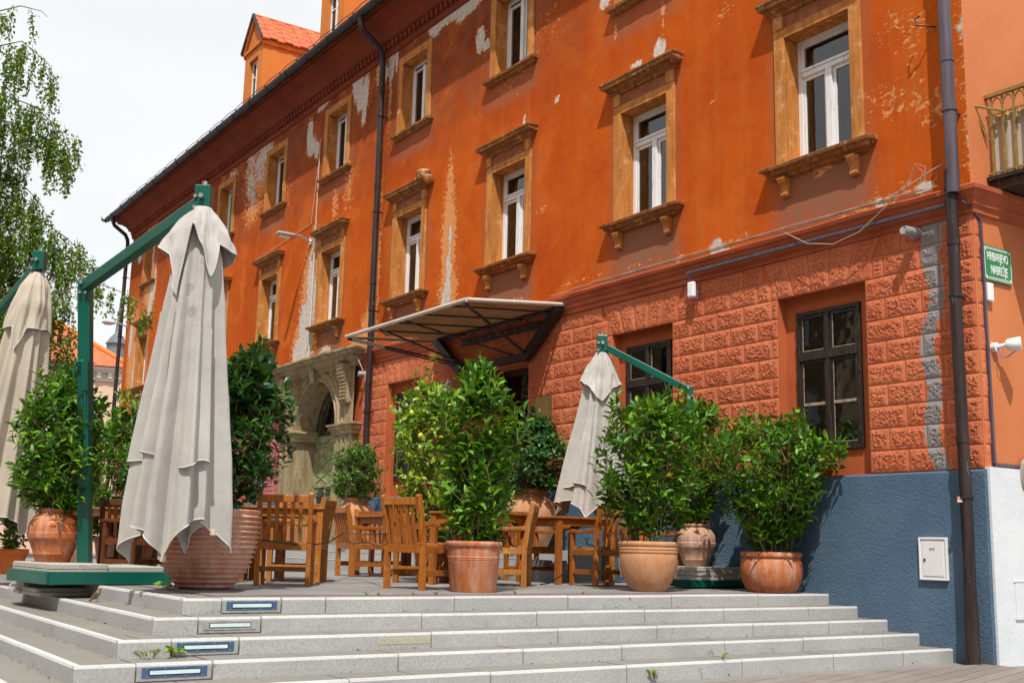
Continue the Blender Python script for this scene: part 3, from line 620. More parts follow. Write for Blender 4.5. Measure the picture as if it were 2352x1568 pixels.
# ---- ground floor: rusticated blocks, recesses, plinth, belt
HC = 0.2235; ZR = [1.22+HC*i for i in range(12)]
REC = [(-0.79, 0.42), (-3.74, -2.55), (-10.12, -8.96)]
DOOR = (-6.78, -5.70, 0.37, 3.11)
PORT = (-15.0, -11.12)
FARREC = [(-17.0, -15.7), (-20.2, -19.0), (-23.2, -22.0)]
def rough_block(mb, x0, x1, z0, z1, cell, mat, skew0=0.0, skew1=0.0, side=None):
    """raised rock-faced block; skew moves the top corners sideways (voussoirs)"""
    g = 0.0025; x0 += g; x1 -= g; z0 += g; z1 -= g
    if x1-x0 < 0.03 or z1-z0 < 0.03: return
    nu = max(4, int((x1-x0)/cell)); nv = max(4, int((z1-z0)/cell)); vs = []
    us = [0, 0.008/(x1-x0), .030/(x1-x0)]+[(.036+(i+1)*(x1-x0-.072)/(nu+1))/(x1-x0) for i in range(nu)]+[1-.030/(x1-x0), 1-.008/(x1-x0), 1]
    ws = [0, .008/(z1-z0), .026/(z1-z0)]+[(.032+(i+1)*(z1-z0-.064)/(nv+1))/(z1-z0) for i in range(nv)]+[1-.026/(z1-z0), 1-.008/(z1-z0), 1]
    if x1-x0 < .15: us = [0, .1, .25, .5, .75, .9, 1]
    for j, t in enumerate(ws):
        for i, u in enumerate(us):
            x = x0+(x1-x0)*u+(skew0*(1-u)+skew1*u)*t; z = z0+(z1-z0)*t
            e = min(i, len(us)-1-i, j, len(ws)-1-j)
            if e == 0: y = -.0035
            elif e == 1: y = -.009
            elif e == 2: y = -.010
            else:
                q = Vector((x*40, z*44, 0)); y = -.008-.013*(1-2.4*abs(mnoise.noise(q)))-.008*mnoise.noise(q*2.0+Vector((3,7,1)))
            if side is None: vs.append((x, y, z))
            else: vs.append((side-y, x, z))
    n = len(us)
    mb.add(vs, [(j*n+i, j*n+i+1, (j+1)*n+i+1, (j+1)*n+i) for j in range(len(ws)-1) for i in range(n-1)], mat)
mbr = MB(); mbp = MB()
def row_blocks(a, b, r):
    z0, z1 = ZR[r], ZR[r+1]
    L = 0.44; off = (L/2 if r % 2 else 0.0)
    edges = [a]; x = math.floor((a-off)/L)*L+off+L
    while x < b-0.06:
        if x-edges[-1] > 0.07: edges.append(x)
        x += L
    edges.append(b)
    for p, q in zip(edges[:-1], edges[1:]):
        tgt = mbp if q <= PORT[0]+0.01 else mbr
        rough_block(tgt, p, q, z0, z1, 0.0125 if p > -4 else 0.017 if p > -7.5 else 0.028 if p > -12 else 0.06, 0)
FL = [(a-.0, b+.0) for a, b in REC]
for r in range(11):
    gaps = [PORT]
    if r < 9: gaps += REC+FARREC+[(DOOR[0], DOOR[1])]
    else:
        ex = 0.10 if r == 9 else 0.22
        gaps += [(a-ex, b+ex) for a, b in REC+FARREC]
        if r == 9 and False: pass
    gaps = sorted(gaps); x = XL
    for a, b in gaps+[(XR, XR)]:
        if a > x+0.05: row_blocks(x, a, r)
        x = max(x, b)
for a, b in REC+FARREC:               # flat arches over the recesses
    n = 5; z0, z1 = ZR[9], ZR[11]
    for i in range(n):
        p0, p1 = a+(b-a)*i/n, a+(b-a)*(i+1)/n
        t0, t1 = (a-.21)+(b-a+.42)*i/n, (a-.21)+(b-a+.42)*(i+1)/n
        if i == 0: rough_block(mbr if a > PORT[0] else mbp, a-.10+.0, a+.0, z0, z0+HC, .03, 0)
        if i == n-1: rough_block(mbr if a > PORT[0] else mbp, b, b+.10, z0, z0+HC, .03, 0)
        rough_block(mbr if a > PORT[0] else mbp, p0, p1, z0, z1, 0.014 if a > -5 else 0.03, 0, t0-p0, t1-p1)
# quoin ends round the corner
for r in range(11): rough_block(mbr, 0.02, 0.13 if r % 2 else 0.10, ZR[r], ZR[r+1], 0.03, 0, side=XR)
def with_wear(o, fn):
    me = o.data; n = len(me.vertices); co = np.empty(n*3, np.float32); me.vertices.foreach_get('co', co); co = co.reshape(-1, 3)
    wr = np.zeros((n, 4), np.float32); wr[:, 3] = 1; fn(co, wr)
    ca = me.color_attributes.new('wear', 'FLOAT_COLOR', 'POINT'); ca.data.foreach_set('color', wr.ravel())
def greystrip(co, wr):
    X, Z = co[:, 0], co[:, 2]
    c = 1.22+0.05*np.sin(Z*2.3)+0.04*np.sin(Z*7); w = 0.085+0.05*np.clip((Z-3.0)/0.6, 0, 1)
    wr[:, 0] = np.clip(1.5-np.abs(X-c)/w, 0, 1)
rw = mbr.build('rusticated_wall', M['rustic_orange'], house, smooth=180); with_wear(rw, greystrip)
pw = mbp.build('rusticated_wall', M['rustic_pink'], house, smooth=180); with_wear(pw, lambda c, w: None); pw['label'] = 'dull pink painted rusticated wall left of the portal'
# wall sheet behind the blocks, with recess jambs
xs2 = lines(XL, XR, 0.4, [v for a in REC+FARREC for v in a]+list(DOOR[:2])+[-14.0, -11.9]); zs2 = lines(0.37, 3.9, 0.3, [1.22, 3.232, 3.11, 3.5])
backopen = [(a, b, 1.22, 3.232) for a, b in REC+FARREC]+[DOOR, (-14.0, -11.9, 0.37, 3.5)]
g = wall_grid('ground_wall', xs2, zs2, backopen, M['smooth_orange'], house, 0.001)
RD = 0.13
for a, b in REC+FARREC:
    mb = MB()
    mb.box((a-.02, .0015, 1.2), (a, RD, 3.25)); mb.box((b, .0015, 1.2), (b+.02, RD, 3.25)); mb.box((a, .0015, 3.232), (b, RD, 3.25)); mb.box((a, .0015, 1.19), (b, RD, 1.212))
    wa, wb, wc, wd = (a+b)/2-.44, (a+b)/2+.44, 1.50, 3.06
    for p in (((a, RD+.001, 1.2), (wa, RD+.03, 3.25)), ((wb, RD+.001, 1.2), (b, RD+.03, 3.25)), ((wa, RD+.001, 1.2), (wb, RD+.03, wc)), ((wa, RD+.001, wd), (wb, RD+.03, 3.25))): mb.box(*p)
    mb.build('recess', M['smooth_orange'], house)
def window_ground():
    w, h = 0.44, 1.56; f = MB(); Y = -0.03
    for a, b in (((-w, Y, 0), (-w+.05, Y+.07, h)), ((w-.05, Y, 0), (w, Y+.07, h)), ((-w+.05, Y, h-.05), (w-.05, Y+.07, h)), ((-w+.05, Y, 0), (w-.05, Y+.07, .05)), ((-w+.05, Y-.012, 1.0), (w-.05, Y+.06, 1.075)), ((-.028, Y-.008, .05), (.028, Y+.055, 1.0)), ((-.028, Y-.008, 1.075), (.028, Y+.055, h-.05))): f.box(a, b)
    for s in (-1, 1):
        x0, x1 = (-w+.05, -.028) if s < 0 else (.028, w-.05)
        for z0, z1 in ((.05, 1.0), (1.075, h-.05)):
            f.box((x0, Y+.01, z0), (x0+.032, Y+.05, z1)); f.box((x1-.032, Y+.01, z0), (x1, Y+.05, z1)); f.box((x0+.032, Y+.01, z0), (x1-.032, Y+.05, z0+.035)); f.box((x0+.032, Y+.01, z1-.035), (x1-.032, Y+.05, z1))
    o = f.build('window', M['dark_wood'], house, bev=0.005)
    g = MB()
    for s in (-1, 1):
        x0, x1 = (-w+.05, -.028) if s < 0 else (.028, w-.05)
        g.box((x0+.032, Y+.008, .50), (x1-.032, Y+.045, .524))
        for z0, z1 in ((.085, .50), (.524, .965), (1.11, h-.085)):
            g.box((x0+.0325, Y+.015, z0), (x0+.040, Y+.022, z1)); g.box((x0+.041, Y+.015, z0+.0005), (x1-.033, Y+.022, z0+.008))
    g.build('glazing_bar', M['pale_putty'], o)
    p = MB(); p.box((-w+.04, Y+.03, .04), (w-.04, Y+.035, h-.04)); p.build('pane', M['old_glass'], o)
    c = MB()
    for s in (-1, 1):
        vs = []; n = 12
        for i in range(n+1):
            t = i/n; x = s*(.06+t*.26); y = Y+.18+.02*math.sin(t*22); vs += [(x+s*.05, y, .02), (x*.8, y+.01, .50+.10*t)]
        c.add(vs, [(2*i, 2*i+2, 2*i+3, 2*i+1) for i in range(n)])
    c.build('curtain', M['curtain'], o, smooth=True)
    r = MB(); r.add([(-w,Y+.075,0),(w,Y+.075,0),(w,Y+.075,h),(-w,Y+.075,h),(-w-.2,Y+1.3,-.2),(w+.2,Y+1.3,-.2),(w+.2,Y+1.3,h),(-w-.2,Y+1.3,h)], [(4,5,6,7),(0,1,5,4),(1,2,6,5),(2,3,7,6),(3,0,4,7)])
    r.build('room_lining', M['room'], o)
    hg = MB()
    for s in (-1, 1):
        for z in (.2, .85, 1.2, 1.42): hg.box((s*(w-.02)-.008, Y-.012, z-.04), (s*(w-.02)+.008, Y-.001, z+.04))
    hg.build('hinge', M['black_iron'], o)
    return o
wg = window_ground()
for i, (a, b) in enumerate(REC+FARREC):
    o = wg if i == 0 else copy_tree(wg, house); o.location = ((a+b)/2, RD, 1.50)
# plinth: blue at the front, white round the corner
mb = MB(); nx = 260
def plinth_run(a, b, top):
    mb.box((a, -.05, GZ-.1), (b, .0, top-.02)); mb.add([(a,-.05,top-.02),(b,-.05,top-.02),(b,.0,top),(a,.0,top)], [(0,1,2,3)])
plinth_run(PORT[1]+.0, DOOR[0]-.02, 1.215); plinth_run(DOOR[1]+.02, XR+.02, 1.215); plinth_run(XL, PORT[0], 1.215)
mb.build('plinth', M['blue_plinth'], house)
mb = MB(); mb.box((XR+.0, .0005, GZ-.1), (XR+.045, YB, 1.235)); mb.box((XR+.046, .30, -.12), (XR+.052, .62, .19)); mb.box((XR+.0465, .28, -.145), (XR+.06, .64, -.122)); mb.box((XR+.0465, .28, .192), (XR+.056, .64, .205))
mb.build('side_plinth', M['white_wall'], house)
mb = MB(); mb.rectloft(XL, XR, 0, YB, [(.0,3.665),(.035,3.675),(.035,3.73),(.06,3.75),(.06,3.80),(.085,3.83),(.10,3.87),(.125,3.885),(.13,3.925),(.10,3.945),(0,3.96)], jit=0.008, sub=90)
mb.build('belt_course', M['belt'], house)
# ---- eaves
mb = MB(); mb.rectloft(XL, XR, 0, YB, [(.0,9.70),(.03,9.71),(.05,9.76),(.055,9.80),(.055,9.93),(.10,9.95),(.14,9.97),(.15,10.02),(.20,10.10),(.30,10.18),(.42,10.22),(.44,10.28),(.52,10.30),(.53,10.37),(.56,10.40)], sub=1)
mb.build('eaves_cornice', M['cornice'], house)
mb = MB(); x = XL+.05
while x < XR: mb.box((x, -.115, 9.815), (x+.085, -.056, 9.925)); x += .165
mb.build('dentil_course', M['cornice'], house)
mb = MB(); ov = .60; zt = 10.42; rise = 4.6
mb.add([(XL-ov,-ov,zt),(XR+ov,-ov,zt),(XR+ov,YB+ov,zt),(XL-ov,YB+ov,zt),(XL+4.6,YB/2,zt+rise),(XR+ov,YB/2,zt+rise)], [(0,1,5,4),(2,3,4,5),(3,0,4),(1,2,5),(3,2,1,0)])
roof = mb.build('roof', M['roof_tile'], house)
mb = MB(); x = XL-.5                                   # two courses of tile ends along the eaves
SL = rise/(YB/2+ov)
for rrow in range(7):
    x = XL-.5
    while x < XR+.5:
        y = -ov+.03+rrow*.3; mb.obox((x+.1, y+.14, zt+(y+ov+.14)*SL+.03+rrow*0), (1,0,0), (0,1,SL), (0,-SL,1), (.095, .17, .014)); x += .2
mb.build('tile_course', M['roof_tile'], roof)
mb = MB(); n = 10; vs = []
for X in (XL-.75, XR+.7):
    vs += [(X, -.66-.095*math.cos(math.pi*j/n), 10.44-.11*math.sin(math.pi*j/n)) for j in range(n+1)]
    vs += [(X, -.66-.085*math.cos(math.pi*j/n), 10.44-.098*math.sin(math.pi*j/n)) for j in range(n, -1, -1)]
k = 2*(n+1); mb.add(vs, [(i, (i+1)%k, k+(i+1)%k, k+i) for i in range(k)]+[tuple(range(k-1,-1,-1)), tuple(range(k,2*k))])
x = XL
while x < XR:
    mb.tube([(x, -.66-.102*math.cos(math.pi*j/8), 10.445-.118*math.sin(math.pi*j/8)) for j in range(9)], .012, 5); x += 1.05
mb.tube([(XL-.75, -.70, 10.36), (XL-.95, -.78, 10.42), (XL-1.0, -.8, 10.56)], [.06, .04, .004], 6)
mb.build('gutter', M['gutter_metal'], house, smooth=True)
mb = MB(); x = XL-.3; prev = None; i = 0
while x < XR:
    mb.tube([(x, -.42, 10.58), (x+.02, -.44, 10.84)], .011, 5); mb.tube([(x-.0, -.30, 10.70), (x+.02, -.44, 10.84)], .009, 4)
    if prev is not None:
        px = prev; mb.tube([(px+.02, -.44, 10.84), ((px+x)/2, -.45, 10.86), (x+.02, -.44, 10.84)], .009, 5); mb.tube([(px, -.42, 10.70), (x, -.42, 10.70)], .008, 5)
    prev = x; x += .92
mb.build('snow_guard', M['pipe_metal'], house)
# ---- dormers
def dormer():
    W2, H, RH, D = .60, 1.60, .75, 3.0; m = MB()          # local: y into the roof, z from its base
    m.add([(-W2,0,0),(-.30,0,0),(-.30,0,1.25),(-W2,0,1.25)], [(0,1,2,3)]); m.add([(.30,0,0),(W2,0,0),(W2,0,1.25),(.30,0,1.25)], [(0,1,2,3)]); m.add([(-W2,0,1.25),(W2,0,1.25),(W2,0,H),(-W2,0,H)], [(0,1,2,3)])
    m.add([(-.30,0,-.4),(.30,0,-.4),(.30,0,.12),(-.30,0,.12)], [(0,1,2,3)]); m.add([(-W2,0,-.6),(-W2,0,H),(-W2,D,H),(-W2,D,-.6)], [(0,1,2,3)]); m.add([(W2,0,-.6),(W2,D,-.6),(W2,D,H),(W2,0,H)], [(0,1,2,3)])
    m.add([(-W2,0,-.6),(W2,0,-.6),(W2,0,0),(-W2,0,0)], [(0,1,2,3)])
    m.add([(-W2,0,H),(W2,0,H),(0,0,H+RH)], [(0,1,2)]); m.add([(-.30,0,.12),(-.30,.2,.12),(-.30,.2,1.25),(-.30,0,1.25)], [(3,2,1,0)]); m.add([(.30,0,.12),(.30,.2,.12),(.30,.2,1.25),(.30,0,1.25)], [(0,1,2,3)]); m.add([(-.30,0,1.25),(-.30,.2,1.25),(.30,.2,1.25),(.30,0,1.25)], [(0,1,2,3)])
    m.box((-W2-.03, -.05, H-.10), (W2+.03, -.001, H-.02)); m.box((W2+.001, -.03, H-.16), (W2+.05, D, H-.04)); m.box((-W2-.05, -.03, H-.16), (-W2-.001, D, H-.04))
    for s in (-1, 1): m.obox((s*(W2/2+.02), -.03, H+RH/2-.02), (s*W2, 0, -RH), (0,1,0), (s*RH, 0, W2), (.49, .03, .05))
    o = m.build('dormer', M['dormer_orange'], house)
    f = MB(); f.box((-.30, .10, .12), (-.25, .15, 1.25)); f.box((.25, .10, .12), (.30, .15, 1.25)); f.box((-.25, .10, 1.2), (.25, .15, 1.25)); f.box((-.25, .10, .12), (.25, .15, .17)); f.box((-.03, .09, .17), (.03, .15, 1.2)); f.box((-.25, .10, .8), (.25, .145, .83))
    f.build('window', M['white_wood'], o, bev=.005)
    p = MB(); p.box((-.26, .12, .15), (.26, .125, 1.22)); p.build('pane', M['glass'], o); r = MB(); r.box((-.295, .19, .12), (.295, .5, 1.25)); r.build('room_lining', M['room'], o)
    t = MB(); a = math.atan2(RH, W2)
    for s in (-1, 1):
        for row in range(5):
            for c in range(15):
                q = (row+.5)/5; t.obox((s*(W2+.10)*(1-q)*1.02, c*.205+.02, H+RH-(RH*1.16)*(1-q)+.06+.03*(c%2)), (0,1,0), (s*W2, 0, -RH), (s*RH, 0, W2), (.108, .100, .022))
    t.tube([(0, y*.205-.1, H+RH+.05) for y in range(16)], .06, 8)
    t.build('roof', M['roof_tile'], o)
    fl = MB()
    for s in (-1, 1): fl.obox((s*(W2/2+.05), -.09, H+RH/2+.03), (s*W2, 0, -RH), (0,1,0), (s*RH, 0, W2), (.55, .02, .035))
    fl.build('verge', M['gutter_metal'], o)
    return o
d0 = dormer(); DB = onY(563, 232, 0.05); d0.location = (-18.2, .05, 11.15)
d1 = copy_tree(d0, house); d1.location = (-13.55, .05, 11.15)
for xx in (-8.9, -4.2): d1 = copy_tree(d0, house); d1.location = (xx, .05, 11.15)
# ---- rain pipes
def rainpipe(x, y, ztop, zbot, mat, neck=True, r=.055, lab=None):
    m = MB(); pts = []
    if neck: pts = [(x+.02, -.66, ztop), (x+.02, -.66, ztop-.16), (x+.02, -.60, ztop-.28), (x+.01, -.24, ztop-.52), (x, y-.02, ztop-.66), (x, y, ztop-.80)]
    else: pts = [(x, y, ztop)]
    z = pts[-1][2]
    while z > zbot+.6: z -= .5; pts.append((x+.004*math.sin(z*2), y, z))
    pts.append((x, y, zbot)); m.tube(pts, r, 14)
    z = pts[5 if neck else 0][2]-1.1
    while z > zbot+.4: m.tube([(x, y, z-.012), (x, y, z+.012)], r+.012, 14); m.box((x-.012, y, z-.012), (x+.012, .0, z+.012)); m.tube([(x, y, z+.5), (x, y, z+.56)], r+.006, 14); z -= 1.9
    o = m.build('drainpipe', mat, house, smooth=True)
    if lab: o['label'] = lab
    return o
rainpipe(-10.63, -.14, 10.36, 1.0, M['pipe_metal'], True, .058)
rainpipe(-27.85, -.14, 10.36, 0.0, M['pipe_metal'], True, .06)
rainpipe(1.62, -.165, 10.4, 3.86, M['pipe_violet'], True, .062, 'violet grey drainpipe by the corner, upper length')
dp = rainpipe(1.585, -.15, 3.95, -.50, M['pipe_metal'], False, .056, 'brown lower drainpipe with green streaks and a small sticker')
m = MB(); m.tube([(1.585, -.15, -.56), (1.585, -.15, .0)], .063, 14); m.build('collar', M['pipe_metal'], dp, smooth=True); m = MB(); m.tube([(1.60,-.16,4.1),(1.585,-.15,3.9)], .066, 14); m.build('collar', M['pipe_metal'], dp, smooth=True)
# ---- balcony on the side wall
bal = thing('balcony', '', 'x'); del bal['label'], bal['category']; bal.name = 'balcony'; bal.parent = house
BY0, BX1, BZ = .30, 3.15, 4.06
m = MB(); m.box((XR, BY0, BZ-.12), (BX1, 3.4, BZ)); m.box((XR, BY0-.03, BZ-.02), (BX1+.05, 3.45, BZ+.02)); m.build('slab', M['dark_wood'], bal)
m = MB(); y = BY0+.02
m.bar((XR, y, BZ+.86), (BX1, y, BZ+.86), .05, .035); m.bar((XR, y, BZ+.66), (BX1, y, BZ+.66), .02, .02); m.bar((XR, y, BZ+.06), (BX1, y, BZ+.06), .02, .02)
x = XR+.06; k = 0
while x < BX1:
    m.bar((x, y, BZ), (x, y, BZ+.66), .022, .022, (1,0,0)); m.bar((x, y, BZ+.66), (x, y, BZ+.84), .018, .018, (1,0,0))
    m.tube([(x+.06+.06*math.cos(a), y, BZ+.68+.14*math.sin(a)) for a in np.linspace(0, math.pi, 9)], .008, 5); 
    b = .02; m.tube([(x+.06, y-.015, BZ+.64), (x+.06, y-.02, BZ+.60), (x+.06, y-.015, BZ+.55)], [.012, .022, .004], 6)
    x += .12
m.tube([(XR+.03, y-.03, BZ+.40), (XR-.03, y-.20, BZ+.74)], .012, 6); m.tube([(XR-.03, y-.20, BZ+.74), (XR+.2, y-.02, BZ+.66)], .012, 6)
for xx, yy in ((BX1-.02, None),):
    yv = BY0+.1
    m.bar((xx, BY0, BZ+.86), (xx, 3.4, BZ+.86), .05, .035)
    while yv < 3.4: m.bar((xx, yv, BZ), (xx, yv, BZ+.84), .022, .022, (1,0,0)); yv += .12
m.build('railing', M['rail_ochre'], bal)
m = MB(); vs = []; n = 40
for i in range(n+1):
    x = XR+.03+(BX1-XR-.06)*i/n; y = BY0+.055+.012*math.sin(i*.9); vs += [(x, y, BZ+.04+.02*math.sin(i*.5)), (x, y-.004, BZ+.64)]
m.add(vs, [(2*i, 2*i+2, 2*i+3, 2*i+1) for i in range(n)])
m.build('canvas_screen', M['canvas_cream'], bal, smooth=True)
# ---- café door under the awning
m = MB(); a, b, c, d = DOOR
m.box((a, .28, c), (a+.09, .36, d)); m.box((b-.09, .28, c), (b, .36, d)); m.box((a+.09, .28, d-.1), (b-.09, .36, d)); m.box((a+.09, .28, 2.45), (b-.09, .36, 2.53)); m.box(((a+b)/2-.05, .28, c), ((a+b)/2+.05, .36, 2.45))
m.box((a+.09, .29, c), ((a+b)/2-.05, .35, c+.8)); m.box(((a+b)/2+.05, .29, c), (b-.09, .35, c+.8)); dr = m.build('door', M['dark_wood'], house, bev=.005)
m = MB(); m.box((a+.05, .31, c+.6), (b-.05, .318, d-.05)); m.build('pane', M['old_glass'], dr)
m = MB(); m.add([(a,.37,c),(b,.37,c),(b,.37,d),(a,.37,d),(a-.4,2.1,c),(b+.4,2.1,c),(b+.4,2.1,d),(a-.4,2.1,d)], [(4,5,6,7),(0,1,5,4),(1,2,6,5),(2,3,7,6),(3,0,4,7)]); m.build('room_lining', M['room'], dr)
m = MB(); m.box((a-.012, .0015, c), (a, .37, d)); m.box((b, .0015, c), (b+.012, .37, d)); m.box((a, .0015, d), (b, .37, d+.012)); m.build('door_reveal', M['smooth_orange'], house)
# ---- stone portal
PC = -12.95; PW = .95; SPZ = 2.62
pt = bpy.data.objects.new('portal', None); COL.objects.link(pt); pt.parent = house; pt.location = (0, 0, 0)
m = MB(); A = -.12
m.box((PC-1.70, A, 0.37), (PC-PW, .55, SPZ-.2)); m.box((PC+PW, A, 0.37), (PC+1.70, .55, SPZ-.2))
for s in (-1, 1):
    for q in (1.12, 1.30, 1.48): m.box((PC+s*q-.03 if s > 0 else PC+s*q-.03, A-.025, .5), (PC+s*q+.03, A-.0005, SPZ-.25))
n = 28                                                   # spandrel wall with round opening
vs = []
for y in (A, .55):
    for j in range(n+1):
        a = math.pi*j/n; vs.append((PC-PW*math.cos(a), y, SPZ+PW*math.sin(a)))
    for j in range(n+1):
        a = math.pi*j/n; c, s_ = -math.cos(a), math.sin(a); q = 1.70/max(abs(c), 1e-6); t = min(q, (1.16)/max(s_, 1e-6))
        vs.append((PC+c*t, y, SPZ+s_*t))
N = n+1; fs = []
for j in range(n): fs += [(j, j+1, N+j+1, N+j), (2*N+j, 2*N+j+1, j+1, j)]
m.add(vs, fs)
for rr, dd in ((PW+.03, .03), (PW+.17, .045), (PW+.30, .03)):
    pts = [(PC-rr*math.cos(math.pi*j/n), A-.0, SPZ+rr*math.sin(math.pi*j/n)) for j in range(n+1)]; m.tube(pts, dd, 8)
m.prism([(A-.001,SPZ+PW-.05),(A-.10,SPZ+PW-.03),(A-.16,SPZ+PW+.28),(A-.001,SPZ+PW+.28)], PC-.10, PC+.10)
for s in (-1, 1):
    cx = PC+s*1.42
    m.prism([(A-.001,3.02),(A-.07,3.0),(A-.10,3.1),(A-.11,3.4),(A-.17,3.55),(A-.2,3.74),(A-.001,3.74)], cx-.16, cx+.16)
    for z in np.arange(3.08, 3.7, .07):
        for q in (-.08, 0, .08): m.lathe([(0.0,-.025),(.032,-.01),(.032,.015),(0.0,.03)], 8, 0, (cx+q, A-.11-.10*max(0, (z-3.35)/.4), z))
rz_ = random.Random(8)
for i in range(60):
    s = rz_.choice((-1, 1)); x = PC+s*rz_.uniform(.75, 1.22); z = rz_.uniform(3.1, 3.72)
    if math.hypot(x-PC, z-SPZ) > PW+.34: m.lathe([(0,-.02),(.035,-.01),(.03,.02),(0,.03)], 7, 0, (x, A-.005, z))
m.build('stone_surround', M['portal_stone'], pt, smooth=35)
for s in (-1, 1):
    m = MB(); x0, x1 = (PC-1.74, PC-PW+.06) if s < 0 else (PC+PW-.06, PC+1.74)
    m.rectloft(x0, x1, A-.01, .5, [(0,SPZ-.20),(.03,SPZ-.19),(.035,SPZ-.13),(.075,SPZ-.10),(.08,SPZ-.04),(.11,SPZ-.03),(.11,SPZ),(0,SPZ+.02)], sub=6, jit=.008)
    m.build('impost', M['portal_stone'], pt)
m = MB(); m.rectloft(PC-1.78, PC+1.78, A-.02, .1, [(0,3.70),(.04,3.72),(.05,3.78),(.16,3.82),(.17,3.88),(.24,3.90),(.26,3.96),(.30,3.97),(.30,4.01),(.0,4.06)], sub=24, jit=.022); m.build('hood_moulding', M['portal_stone'], pt)
m = MB(); m.box((PC-PW, .36, .37), (PC-.02, .42, SPZ-.06)); dg = m.build('door', M['door_green'], pt)
m = MB()
for z in np.arange(.7, 2.5, .22):
    for sgn in (-1, 1): m.bar((PC-PW+.06, .352, z), (PC-.08, .352, z+sgn*.30), .02, .012, (0,1,0))
for z in (1.02, 1.52, 2.34): m.box((PC-PW, .34, z-.02), (PC-.02, .359, z+.02))
m.box((PC-PW, .34, .37), (PC-PW+.04, .3595, 2.5)); m.box((PC-.07, .335, .37), (PC-.025, .3595, 2.5)); m.build('door_panel', M['door_green'], dg)
m = MB(); m.lathe([(0,-.02),(.14,-.01),(.15,.02),(.11,.035),(.05,.07),(0,.08)], 24); kn = m.build('knocker', M['black_iron'], dg, (PC-.55, .34, 1.28), smooth=True); kn.rotation_euler = (R(90), 0, 0); kn.scale = (1, 1.45, 1)
m = MB(); m.tube([(PC-.16, .30, 1.2), (PC-.16, .28, 1.25), (PC-.16, .28, 1.45), (PC-.16, .30, 1.5)], .012, 6); m.box((PC-.24, .3, 1.40), (PC-.08, .335, 1.44)); m.build('handle', M['black_iron'], dg)
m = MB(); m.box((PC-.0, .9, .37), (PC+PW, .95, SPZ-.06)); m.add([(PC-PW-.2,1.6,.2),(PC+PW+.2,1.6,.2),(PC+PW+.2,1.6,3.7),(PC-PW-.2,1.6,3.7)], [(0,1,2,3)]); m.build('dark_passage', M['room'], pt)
m = MB(); m.box((PC-PW, .33, SPZ-.07), (PC+PW, .42, SPZ-.0)); 
for j in range(1, 12):
    a = math.pi*j/12; m.tube([(PC-.16*math.cos(a), .36, SPZ+.16*math.sin(a)), (PC-.90*math.cos(a), .36, SPZ+.90*math.sin(a))], .012, 6)
for rr in (.16, .72, .92): m.tube([(PC-rr*math.cos(math.pi*j/24), .36, SPZ+rr*math.sin(math.pi*j/24)) for j in range(25)], .014, 6)
m.build('fanlight_grille', M['black_iron'], pt)
m = MB(); m.lathe([(.015,-.24),(.09,-.12),(.13,.1),(.12,.2),(0,.2)], 4); sh = m.build('shield', M['door_green'], pt, (PC+.05, .34, SPZ+.5)); sh.scale = (1, .25, 1)

# ---- unseen row across the street, added so the panes mirror something dark
op = thing('town_house', 'unseen plain town house across the street, added to mirror dark in the ground floor panes', 'building', (0, 0, 0))
m = MB(); YA, YB2, YR, ZE, ZRG = -27, -39, -33, 12.5, 18.0
m.add([(-75,YA,GZ-.1),(45,YA,GZ-.1),(45,YA,ZE),(-75,YA,ZE)], [(3,2,1,0)]); m.add([(45,YA,GZ-.1),(45,YB2,GZ-.1),(45,YB2,ZE),(45,YA,ZE)], [(3,2,1,0)]); m.add([(-75,YA,GZ-.1),(-75,YB2,GZ-.1),(-75,YB2,ZE),(-75,YA,ZE)], [(0,1,2,3)]); m.add([(-75,YB2,GZ-.1),(45,YB2,GZ-.1),(45,YB2,ZE),(-75,YB2,ZE)], [(0,1,2,3)]); m.build('wall', M['portal_stone'], op)
m = MB(); m.add([(-75.6,YA+.6,ZE-.1),(45.6,YA+.6,ZE-.1),(45.6,YB2-.6,ZE-.1),(-75.6,YB2-.6,ZE-.1),(-70,YR,ZRG),(40,YR,ZRG)], [(0,1,5,4),(2,3,4,5),(3,0,4),(1,2,5),(3,2,1,0)]); rfo = m.build('roof', M['roof_tile'], op)
for k in range(14):
    m = MB(); m.box((-70+k*8.3, YR-.6, ZRG-1.5), (-68.6+k*8.3, YR+.6, ZRG+1.3+(k*37 % 5)*.4)); m.build('chimney', M['portal_stone'], rfo)
for zz in (1.2, 5.0, 8.8):
    for k in range(30):
        m = MB(); m.box((-73+k*4, YA+.001, zz), (-71.8+k*4, YA+.1, zz+2)); m.build('window', M['white_wood'] if (k*7+int(zz)) % 3 else M['room'], op)

# ================================================================== THINGS ON THE WALL
# café awning
aw = thing('awning', 'tan fabric awning on a dark metal frame jutting out over the café door', 'awning', (0, 0, 0))
X0, X1, YF, ZW, ZF = -8.25, -4.78, -1.70, 3.80, 3.66
m = MB(); vs = []; n, k = 26, 10
rs = random.Random(3)
for i in range(n+1):
    for j in range(k+1):
        x = X0+.08+(X1-X0-.12)*i/n; t = j/k; y = -.06+(YF+.06)*t
        if x < X0+1.15: y = max(y, YF+.55*(1-(x-X0)/1.15)+.10*math.sin(x*6))
        vs.append((x, y, ZW+(ZF-ZW)*t+.02-.025*math.sin(math.pi*t)+.012*mnoise.noise(Vector((x*2, y*2, 0)))))
m.add(vs, [(i*(k+1)+j, (i+1)*(k+1)+j, (i+1)*(k+1)+j+1, i*(k+1)+j+1) for i in range(n) for j in range(k)])
m.build('canopy', M['awning_cloth'], aw, smooth=True)
m = MB(); m.tube([(X0-.15, YF, ZF), (X1+.02, YF, ZF)], .032, 8); m.tube([(X1+.02, YF, ZF), (X1+.02, -.06, ZW+.02)], .03, 8); m.build('front_bar', M['awning_rim'], aw, smooth=True)
